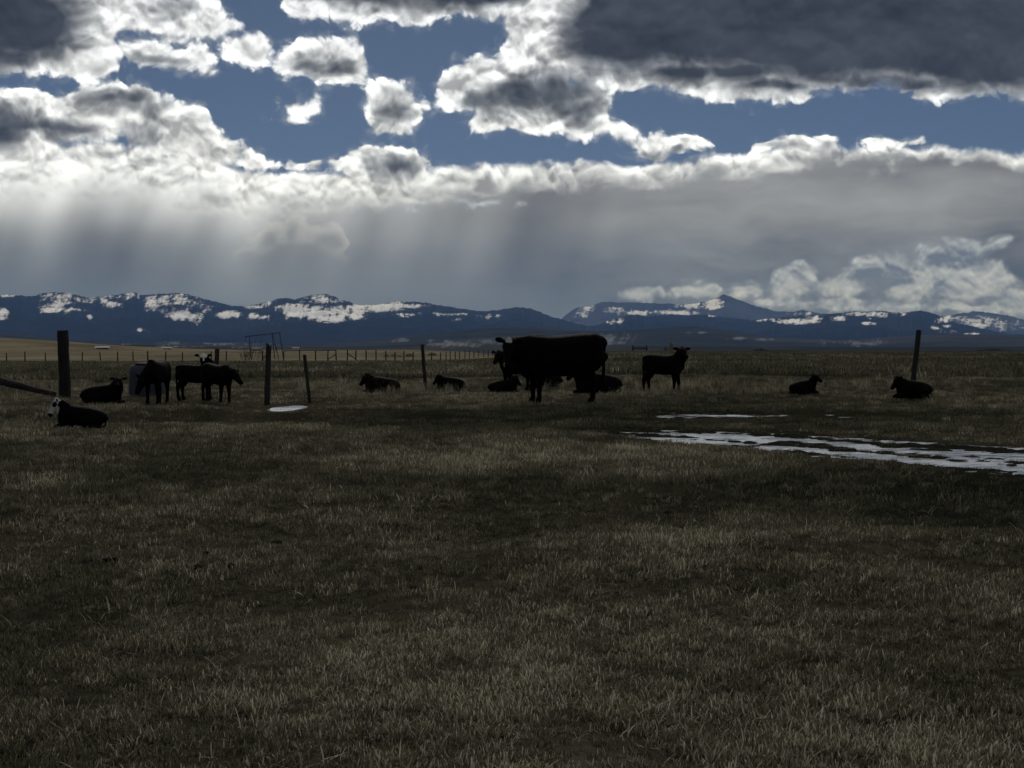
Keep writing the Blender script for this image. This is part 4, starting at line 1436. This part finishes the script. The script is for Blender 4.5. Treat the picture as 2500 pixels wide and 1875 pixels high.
def fence_line(name, label, pts, mat, height=1.25, rad=0.07, wires=(0.45, 0.8, 1.1), rail=None, braces=(), seed=0):
    P_ = [at_dist(px, d) for px, d in pts]
    root = empty(name, P_[0])
    tag(root, label, "fence")
    rnd = random.Random(seed)
    tops = []
    for i, p in enumerate(P_):
        V, F = [], []
        h = height * rnd.uniform(0.92, 1.1)
        lean = Vector((rnd.uniform(-0.07, 0.07), rnd.uniform(-0.05, 0.05), 0))
        wood_rod(V, F, (0, 0, -0.2), Vector((0, 0, h)) + lean, rad * rnd.uniform(0.8, 1.2), rad * 0.9, seg=6, rows=4, seed=seed + i)
        o = mesh_obj("post", V, F, mat, root, smooth=False)
        o.location = p - P_[0]
        tops.append(p - P_[0])
    for w in wires:
        V, F = [], []
        for i, p in enumerate(tops):
            n0 = len(V)
            for k in range(3):
                a = 2 * math.pi * k / 3
                V.append((p.x, p.y - 0.08 + 0.006 * math.cos(a), p.z + w + 0.006 * math.sin(a)))
            if i:
                for k in range(3):
                    F.append((n0 - 3 + k, n0 - 3 + (k + 1) % 3, n0 + (k + 1) % 3, n0 + k))
        mesh_obj("wire", V, F, WIRE, root, smooth=False)
    if rail:
        for i in range(*rail):
            a, b = tops[i], tops[i + 1]
            V, F = [], []
            wood_rod(V, F, a + Vector((0, -0.1, height * 0.97)), b + Vector((0, -0.1, height * 0.97)), 0.05, 0.045, seg=6, rows=4, seed=i)
            mesh_obj("rail", V, F, mat, root, smooth=False)
    for i, z0, z1 in braces:
        V, F = [], []
        wood_rod(V, F, tops[i] + Vector((0, 0.1, z0)), tops[i + 1] + Vector((0, 0.1, z1)), 0.05, 0.05, seg=6, rows=3, seed=i)
        mesh_obj("brace", V, F, mat, root, smooth=False)
    return root


fence_line("wire_fence", "line of short fence posts along the foot of the tan hill", [(-60, 232), (-20, 230), (16, 228), (61, 226), (111, 224), (155, 222), (200, 219), (245, 216), (287, 213), (325, 211), (361, 208), (404, 205), (445, 203), (516, 200), (552, 198), (640, 194)], GREYWOOD, 1.25, 0.085, seed=100)
fence_line("rail_fence", "dark fence with top rail between swing frame and cow", [(693, 190), (732, 188), (771, 186), (800, 184), (821, 183), (848, 182), (869, 182)], DARKWOOD, 1.35, 0.08, wires=(0.5,), rail=(0, 4), braces=((3, 0.2, 0.9), (5, 0.9, 0.25)), seed=200)
fence_line("wire_fence", "fence posts shrinking into the distance toward the cow's head", [(894, 186), (918, 190), (942, 195), (964, 201), (986, 207), (1008, 214), (1031, 222), (1053, 230), (1075, 239), (1089, 245), (1099, 250), (1111, 256), (1122, 262), (1135, 269), (1146, 276), (1157, 283), (1168, 290), (1181, 298), (1192, 305), (1203, 312), (1214, 320), (1226, 330)], GREYWOOD, 1.3, 0.085, seed=300)


# ---- swing frame
def swing_frame():
    loc = on_ground(650, 876, 60)
    k = loc.y / FPX
    root = empty("swing_frame", loc)
    tag(root, "rusty A-frame swing set beyond the pasture, left of centre", "swing set")
    iron = plain_mat("dark_iron_pipe", (0.004, 0.004, 0.006), 0.6, 0.4, nscale=3)

    def q(px, py, dy=0.0):
        return Vector(((px - 650) * k, dy, (876 - py) * k))

    def pipe(name, a, b, r):
        V, F = [], []
        wood_rod(V, F, a, b, r, r, seg=7, rows=3, wob=0.02, seed=1)
        return mesh_obj(name, V, F, iron, root)

    pipe("top_bar", q(598, 822), q(684, 812), 0.10)
    for x0, x1 in (((609, 823), (615, 877)), ((664, 815), (673, 878))):
        pipe("leg", q(*x0), q(*x1, -0.9), 0.095)
    pipe("leg", q(666, 815), q(679, 877, 0.8), 0.08)
    pipe("leg", q(683, 813), q(690, 876, 0.9), 0.085)
    pipe("leg", q(600, 822), q(594, 872, 0.9), 0.04)
    pipe("crossbar", q(668, 842), q(686, 840, 0.3), 0.045)
    pipe("crossbar", q(672, 858), q(683, 826, 0.3), 0.04)
    for px in (626, 640):
        pipe("chain", q(px, 820), q(px - 6, 856, 0.1), 0.02)
    V, F = [], []
    prism(V, F, [(q(618, 857).x, -0.15), (q(636, 857).x, -0.15), (q(636, 857).x, 0.25), (q(618, 857).x, 0.25)], q(0, 857).z, q(0, 855).z)
    mesh_obj("seat", V, F, DARKWOOD, root, smooth=False)


swing_frame()


# ---- bare brush
TWIG = plain_mat("bare_twigs", (0.022, 0.019, 0.016), 0.9, 0.1)
SAGEB = plain_mat("dark_brush", (0.014, 0.014, 0.011), 0.9, 0.1)


def bush(label, px, py, w_px, h_px, n, seed, mat, name="bare_bush", dist=None, cat="bush", depth=0.5):
    loc = at_dist(px, dist) if dist else on_ground(px, py, 20, 600)
    k = loc.length / FPX
    W, H = w_px * k, h_px * k
    rnd = random.Random(seed)
    V, F = [], []

    def twig(a, d, L, r, lev):
        b = a + d * L
        n0 = len(V)
        l = d.orthogonal().normalized()
        m_ = d.cross(l)
        for p, rr in ((a, r), (b, r * 0.5)):
            for j in range(3):
                an = 2 * math.pi * j / 3
                V.append(p + l * (math.cos(an) * rr) + m_ * (math.sin(an) * rr))
        for j in range(3):
            F.append((n0 + j, n0 + (j + 1) % 3, n0 + 3 + (j + 1) % 3, n0 + 3 + j))
        if lev:
            for _ in range(3):
                d2 = (d + Vector((rnd.uniform(-.8, .8), rnd.uniform(-.8, .8), rnd.uniform(-.3, .6)))).normalized()
                twig(a.lerp(b, rnd.uniform(0.4, 1)), d2, L * rnd.uniform(0.4, 0.75), r * 0.6, lev - 1)

    for _ in range(n):
        x = rnd.uniform(-0.5, 0.5)
        env = 1 - (2 * abs(x)) ** 1.6 * 0.7
        a = Vector((x * W * 0.8, rnd.uniform(-0.5, 0.5) * W * depth, -0.05))
        d = Vector((x * 0.9 + rnd.uniform(-0.35, 0.35), rnd.uniform(-0.4, 0.4), 1)).normalized()
        twig(a, d, H * 0.55 * env * rnd.uniform(0.6, 1.1), 0.0035 * H + 0.35 * k, 2)
    o = mesh_obj(name, V, F, mat, smooth=False)
    o.location = loc
    tag(o, label, cat, "brush in the distance")
    return o


bush("bare twiggy bush growing under the left end of the swing frame", 618, 879, 66, 44, 26, 1, TWIG)
bush("low dark brush at the fence line, left of the slim post", 958, 871, 60, 8, 60, 2, SAGEB)
bush("small dark brush clump at the fence line, close left of the slim post", 1000, 871, 26, 11, 40, 3, SAGEB)
bush("small dark brush clump at the fence line, close right of the slim post", 1055, 868, 28, 11, 40, 4, SAGEB)
bush("low dark brush on the skyline between the lone calf and the lying calf", 1856, 858, 48, 9, 70, 5, SAGEB, dist=222)
bush("long low brush on the skyline right of the tall tilted post", 2425, 852, 105, 7, 110, 6, SAGEB, dist=226, depth=0.15)
bush("sparse bare brush on the skyline left of the pale split post", 1622, 856, 22, 14, 10, 7, TWIG, dist=220)
bush("dry weedy clump right of the lone standing calf", 1745, 955, 70, 34, 60, 8, TWIG, depth=0.6)


# ---- feeder on the skyline
def feeder():
    loc = at_dist(1562, 224)
    k = 224 / FPX
    root = empty("hay_feeder", loc)
    tag(root, "low dark hay feeder with raised ends on the skyline", "feeder")
    for x in (-17, 17):
        V, F = [], []
        wood_rod(V, F, (x * k, 0, -0.1), (x * k, 0, 13 * k), 0.10, 0.09, seg=6, rows=4, seed=int(x) + 30)
        mesh_obj("end_post", V, F, DARKWOOD, root, smooth=False)
    for z0, z1 in ((3.2, 5.2), (6.0, 8.2)):
        V, F = [], []
        prism(V, F, [(-18 * k, -0.25), (18 * k, -0.25), (18 * k, 0.25), (-18 * k, 0.25)], z0 * k, z1 * k)
        mesh_obj("trough_board", V, F, DARKWOOD, root, smooth=False)


feeder()


# ---- far farm buildings on the valley floor
def farm_building(label, px, py, w_px, h_px, roofcol, wallcol):
    dg = bpy.context.evaluated_depsgraph_get()
    o0 = Vector((0, 0, EYE))
    d = px_dir(px, py)
    org, hit = o0 + d * 420, None
    for _ in range(8):
        ok, p, n, i, ob, mw = bpy.context.scene.ray_cast(dg, org, d)
        if not ok:
            break
        if ob.name in ("low_hills", "foothills", "ground"):
            hit = p
            break
        org = p + d * 1.0
    if hit is None:
        return
    k = (hit - o0).length / FPX
    W, H = w_px * k, h_px * k
    root = empty("farm_shed", hit, 0.12)
    tag(root, label, "shed", "far farm sheds")
    wall = plain_mat("shed_wall", wallcol, 0.9, 0.1, nscale=0.2)
    roof = plain_mat("shed_roof", roofcol, 0.6, 0.3, nscale=0.1, var=0.1)
    V, F = [], []
    dpt = W * 0.35
    prism(V, F, [(-W / 2, -dpt / 2), (W / 2, -dpt / 2), (W / 2, dpt / 2), (-W / 2, dpt / 2)], -2.0, H * 0.45)
    mesh_obj("wall", V, F, wall, root, smooth=False)
    V = [(-W / 2 - 0.4, -dpt / 2 - 0.4, H * 0.43), (W / 2 + 0.4, -dpt / 2 - 0.4, H * 0.43), (W / 2 + 0.4, dpt / 2 + 0.4, H * 0.43), (-W / 2 - 0.4, dpt / 2 + 0.4, H * 0.43), (-W / 2 - 0.4, 0, H), (W / 2 + 0.4, 0, H)]
    mesh_obj("roof", V, [(0, 1, 5, 4), (2, 3, 4, 5), (1, 2, 5), (3, 0, 4), (3, 2, 1, 0)], roof, root, smooth=False)


farm_building("pale roofed shed far off, above the tan hill right of the thick post", 250, 852, 27, 7, (0.17, 0.175, 0.185), (0.05, 0.05, 0.045))
farm_building("small pale shed far off, above the right edge of the grey tank", 408, 853, 20, 6, (0.16, 0.15, 0.145), (0.06, 0.05, 0.045))
farm_building("tiny white shed far off, above the rail fence", 722, 853, 17, 6, (0.34, 0.33, 0.30), (0.22, 0.21, 0.19))


# ---- cow pats in the near grass
def cow_pat(px, py, w_px, seed, label):
    loc = on_ground(px, py)
    k = loc.length / FPX
    r = w_px * k / 2
    rnd = random.Random(seed)
    V, F = [], []
    rings, seg = [(1.0, -0.2), (0.98, 0.25), (0.75, 0.55), (0.5, 0.5), (0.25, 0.62)], 14
    ph = [rnd.uniform(0.8, 1.2) for _ in range(seg)]
    for s, z in rings:
        for a in range(seg):
            an = 2 * math.pi * a / seg
            V.append((r * s * ph[a] * math.cos(an), r * s * ph[a] * math.sin(an), z * 0.05 * rnd.uniform(0.8, 1.2)))
    for i in range(len(rings) - 1):
        for a in range(seg):
            F.append((i * seg + a, i * seg + (a + 1) % seg, (i + 1) * seg + (a + 1) % seg, (i + 1) * seg + a))
    F.append(tuple(range((len(rings) - 1) * seg, len(rings) * seg)))
    o = mesh_obj("cow_pat", V, F, DUNG)
    o.location = loc + Vector((0, 0, 0.012))
    tag(o, label, "cow pat", "cow pats in the grass")


DUNG = plain_mat("dried_dung", (0.006, 0.005, 0.004), 0.9, 0.1, nscale=20, bumpd=0.01)
PATS = [(268, 1374, 38, "largest dark cow pat of the cluster below the white-faced calf, farthest left"), (428, 1384, 26, "dark cow pat second from the left in the near cluster"),
        (482, 1394, 20, "dark cow pat at the middle of the near cluster"), (505, 1361, 14, "smallest cow pat of the near cluster, set a little farther back"),
        (566, 1391, 20, "rightmost cow pat of the near cluster"), (676, 1332, 28, "lone flat cow pat just beyond the near cluster"),
        (1448, 1150, 22, "lone dark cow pat straight below the cow's hind legs"), (1662, 1299, 16, "small dark clod of dung below the lone standing calf"),
        (1632, 1258, 24, "wide cow pat below the lone standing calf, behind the small clod")]
for i, (a, b, w_, lab) in enumerate(PATS):
    cow_pat(a, b, w_, i, lab)
# ------------------------------------------------------------------ grass
def blade_mat():
    m, t, p = new_mat("winter_grass")
    out = [n for n in t.nodes if n.type == 'OUTPUT_MATERIAL'][0]
    tint = X(attr(t, "tint", 'INSTANCER'))
    up = X(attr(t, "along"))
    rb = X(attr(t, "blade"))
    f = (tint + (rb - 0.5) * 0.55).clamp()
    c_ = ramp(f, [(0.0, (0.023, 0.025, 0.016)), (0.30, (0.057, 0.059, 0.037)), (0.58, (0.108, 0.100, 0.063)), (0.82, (0.200, 0.176, 0.114)), (1.0, (0.44, 0.40, 0.30))])
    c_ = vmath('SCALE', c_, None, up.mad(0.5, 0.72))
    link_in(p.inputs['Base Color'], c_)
    p.inputs['Roughness'].default_value = 0.8
    p.inputs['Specular IOR Level'].default_value = 0.08
    tr = t.nodes.new('ShaderNodeBsdfTranslucent')
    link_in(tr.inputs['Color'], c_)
    mx = t.nodes.new('ShaderNodeMixShader')
    mx.inputs[0].default_value = 0.28
    t.links.new(p.outputs[0], mx.inputs[1])
    t.links.new(tr.outputs[0], mx.inputs[2])
    t.links.new(mx.outputs[0], out.inputs['Surface'])
    return m


BLADE = blade_mat()
grass_src = bpy.data.collections.new("grass_tuft_sources")


def tuft(name, n, spread, hmin, hmax, width, lean, seed, curl=0.5, flat_share=0.0):
    rnd = random.Random(seed)
    V, F, al, bl = [], [], [], []
    for i in range(n):
        a = rnd.uniform(0, 2 * math.pi)
        r = spread * math.sqrt(rnd.random())
        base = Vector((r * math.cos(a), r * math.sin(a), -0.004))
        yaw = rnd.uniform(0, 2 * math.pi)
        d = Vector((math.cos(yaw), math.sin(yaw), 0))
        s = Vector((-d.y, d.x, 0))
        h = rnd.uniform(hmin, hmax)
        ln = rnd.uniform(0.1, lean)
        flat = rnd.random() < flat_share
        if flat:
            ln, h = rnd.uniform(1.4, 2.2), h * 0.45
        w = width * rnd.uniform(0.6, 1.2)
        c = rnd.random()
        pts = [(0, 1.0), (0.40, 0.85), (0.78, 0.5), (1.0, 0.0)]
        n0 = len(V)
        for u, ww in pts:
            bend = ln * h * (u * (1 - curl) + curl * u * u * 1.6)
            z = h * u * (1 - 0.25 * curl * u * u)
            c0 = base + d * bend + Vector((0, 0, z))
            if ww:
                V += [c0 - s * (w * ww * 0.5), c0 + s * (w * ww * 0.5)]
                al += [u, u]
                bl += [c, c]
            else:
                V.append(c0)
                al.append(u)
                bl.append(c)
        F += [(n0, n0 + 1, n0 + 3, n0 + 2), (n0 + 2, n0 + 3, n0 + 5, n0 + 4), (n0 + 4, n0 + 5, n0 + 6)]
    me = bpy.data.meshes.new(name)
    me.from_pydata([tuple(v) for v in V], [], F)
    me.update()
    set_attr(me, "along", al)
    set_attr(me, "blade", bl)
    me.materials.append(BLADE)
    o = bpy.data.objects.new(name, me)
    grass_src.objects.link(o)
    return o


# 0-5 short near tufts, 6-8 lying straw, 9-11 coarse far tufts, 12-14 tall dry clumps
for i in range(6):
    tuft("tuft_%02d" % i, 15, 0.046, 0.014, 0.048, 0.0066, 0.55, 10 + i, flat_share=0.16)
for i in range(3):
    tuft("tuft_%02d" % (6 + i), 5, 0.04, 0.04, 0.08, 0.0052, 1.2, 30 + i, 0.7, 0.45)
for i in range(3):
    tuft("tuft_%02d" % (9 + i), 16, 0.14, 0.04, 0.085, 0.0105, 0.9, 40 + i)
for i in range(3):
    tuft("tuft_%02d" % (12 + i), 26, 0.12, 0.12, 0.27, 0.0075, 0.7, 50 + i, 0.4)


def scatter(n, d0, d1, az0, az1, rng):
    az = np.radians(rng.uniform(az0, az1, n))
    D = np.sqrt(rng.uniform(d0 * d0, d1 * d1, n))
    return D * np.sin(az), D * np.cos(az)


def build_grass():
    rng = np.random.default_rng(5)
    xs, ys, pick, scl, tint, lift = [], [], [], [], [], []

    def add(x, y, pk, sc, tn):
        z = height(x, y)
        wetm = np.maximum(flood_mask(x, y), back_mask(x, y))
        lev_ = np.where(back_mask(x, y) > 0.05, BACKWATER, FLOOD)
        under = (wetm > 0.05) & (z < lev_ + 0.002)
        px_, py_, lev = POOL
        inpool = (((x - px_) / 0.48) ** 2 + ((y - py_) / 2.2) ** 2 < 1) & (z < lev + 0.004)
        sc = sc * np.where(((x - px_) / 0.9) ** 2 + ((y - py_ + 1.8) / 3.6) ** 2 < 1, 0.4, 1.0)
        keep = (~under | (rng.random(len(x)) < 0.09)) & ~inpool
        sc = sc * np.where(wetm > 0.05, 0.5, 1.0) * np.where((y < 25.6) & (y > 24.4) & (x > 1.8) & (x < 6.5), 0.5, 1.0)
        xs.append(x[keep]); ys.append(y[keep]); lift.append(z[keep])
        pick.append(pk[keep]); scl.append(sc[keep]); tint.append(tn[keep])

    def patch(x, y):
        return np.clip(0.5 + 1.1 * fbm(x * 0.9, y * 0.7, 3, 71) + 1.3 * fbm(x * 4.5, y * 4.0, 3, 72), 0, 1)

    for (d0, d1, dens, kinds, s0, s1, lim) in ((3.6, 8.5, 1250, 'near', 0.75, 1.2, 34), (8.5, 14.0, 620, 'near', 0.85, 1.3, 28), (14.0, 24.0, 260, 'mid', 0.8, 1.15, 24), (24.0, 46.0, 70, 'far', 0.62, 1.0, 22.5), (46.0, 130.0, 6.0, 'vfar', 1.7, 3.2, 22)):
        area = math.radians(lim) * (d1 * d1 - d0 * d0)
        n = int(area * dens)
        x, y = scatter(n, d0, d1, -lim, lim, rng)
        pt = patch(x, y)
        dr = dryness(x, y)
        keep = rng.random(n) < (0.22 + 0.78 * pt) * (1 - 0.3 * (flood_mask(x, y) > 0.5))
        x, y, pt, dr = x[keep], y[keep], pt[keep], dr[keep]
        n = len(x)
        if kinds == 'near':
            pk = np.where(rng.random(n) < 0.07, rng.integers(6, 9, n), rng.integers(0, 6, n))
        elif kinds == 'mid':
            pk = np.where(rng.random(n) < 0.5, rng.integers(0, 6, n), rng.integers(9, 12, n))
        else:
            pk = rng.integers(9, 12, n)
        sc = rng.uniform(s0, s1, n) * (0.62 + 0.72 * pt) * (1 - 0.35 * np.clip(flood_zone(x, y), 0, 1))
        tn = 0.15 + 0.62 * dr + rng.normal(0, 0.16, n) + 0.34 * (pt - 0.5)
        tn = np.where(pk >= 6, tn + np.where(pk < 9, 0.22, 0.0), tn)
        if kinds in ('far', 'vfar'):
            tn = tn - (0.06 if kinds == 'far' else 0.16)        # grazed closer out there
        add(x, y, pk, sc, np.clip(tn, 0, 1))
    # taller dry clumps: along the herd's strip and round the posts
    x, y = scatter(9000, 29.0, 46.0, -21, 21, rng)
    m = np.clip(fbm(x * 0.35, y * 0.35, 3, 81) * 2.4 + 0.15, 0, 1) * np.exp(-((np.hypot(x, y) - 35.5) / 3.6) ** 2)
    az = np.degrees(np.arctan2(x, y))
    m = m + 0.55 * np.exp(-((az - 5.2) / 2.4) ** 2 - ((y - 36.5) / 3.0) ** 2) + 0.5 * np.exp(-((az + 4.0) / 2.0) ** 2 - ((y - 35.0) / 2.0) ** 2) + 0.5 * np.exp(-((az + 6.6) / 1.0) ** 2 - ((y - 33.5) / 1.6) ** 2)
    k = rng.random(len(x)) < m * 0.85
    x, y = x[k], y[k]
    add(x, y, rng.integers(12, 15, len(x)), rng.uniform(0.5, 1.1, len(x)), np.clip(0.70 + rng.normal(0, 0.12, len(x)), 0, 1))
    # coarser pale clumps scattered through the near grass
    x, y = scatter(4500, 4.5, 22.0, -22, 22, rng)
    m = sst(fbm(x * 0.8, y * 0.6, 3, 85) + 0.4 * fbm(x * 4, y * 4, 2, 86), 0.12, 0.34)
    k = rng.random(len(x)) < m
    x, y = x[k], y[k]
    add(x, y, rng.integers(12, 15, len(x)), rng.uniform(0.18, 0.34, len(x)), np.clip(0.66 + rng.normal(0, 0.12, len(x)), 0, 1))
    # a few long stems in front
    x, y = scatter(260, 4.5, 14.0, -22, 22, rng)
    add(x, y, rng.integers(6, 9, len(x)), rng.uniform(1.0, 1.5, len(x)), np.clip(0.88 + rng.normal(0, 0.08, len(x)), 0, 1))

    x = np.concatenate(xs); y = np.concatenate(ys); z = np.concatenate(lift)
    n = len(x)
    me = bpy.data.meshes.new("grass")
    me.vertices.add(n)
    me.vertices.foreach_set('co', np.stack([x, y, z], -1).astype(np.float32).ravel())
    set_attr(me, "tint", np.concatenate(tint))
    set_attr(me, "size", np.concatenate(scl))
    set_attr(me, "turn", rng.uniform(0, 6.283, n))
    a = me.attributes.new("pick", 'INT', 'POINT')
    a.data.foreach_set('value', np.concatenate(pick).astype(np.int32))
    o = bpy.data.objects.new("grass", me)
    COL.objects.link(o)
    tag(o, "short dry winter grass covering the pasture", "grass", kind='stuff')
    ng = bpy.data.node_groups.new("grass_scatter", 'GeometryNodeTree')
    ng.interface.new_socket("Geometry", in_out='INPUT', socket_type='NodeSocketGeometry')
    ng.interface.new_socket("Geometry", in_out='OUTPUT', socket_type='NodeSocketGeometry')
    N = ng.nodes.new
    L = ng.links.new
    gi, go = N('NodeGroupInput'), N('NodeGroupOutput')
    ci = N('GeometryNodeCollectionInfo')
    ci.inputs['Collection'].default_value = grass_src
    ci.inputs['Separate Children'].default_value = True
    ci.inputs['Reset Children'].default_value = True
    iop = N('GeometryNodeInstanceOnPoints')

    def named(nm, typ):
        q = N('GeometryNodeInputNamedAttribute')
        q.data_type = typ
        q.inputs['Name'].default_value = nm
        return q.outputs[0]

    cx = N('ShaderNodeCombineXYZ')
    L(named("turn", 'FLOAT'), cx.inputs[2])
    L(gi.outputs[0], iop.inputs['Points'])
    L(ci.outputs[0], iop.inputs['Instance'])
    iop.inputs['Pick Instance'].default_value = True
    L(named("pick", 'INT'), iop.inputs['Instance Index'])
    L(cx.outputs[0], iop.inputs['Rotation'])
    L(named("size", 'FLOAT'), iop.inputs['Scale'])
    L(iop.outputs[0], go.inputs[0])
    md = o.modifiers.new("scatter", 'NODES')
    md.node_group = ng
    print("grass tufts", n)


build_grass()
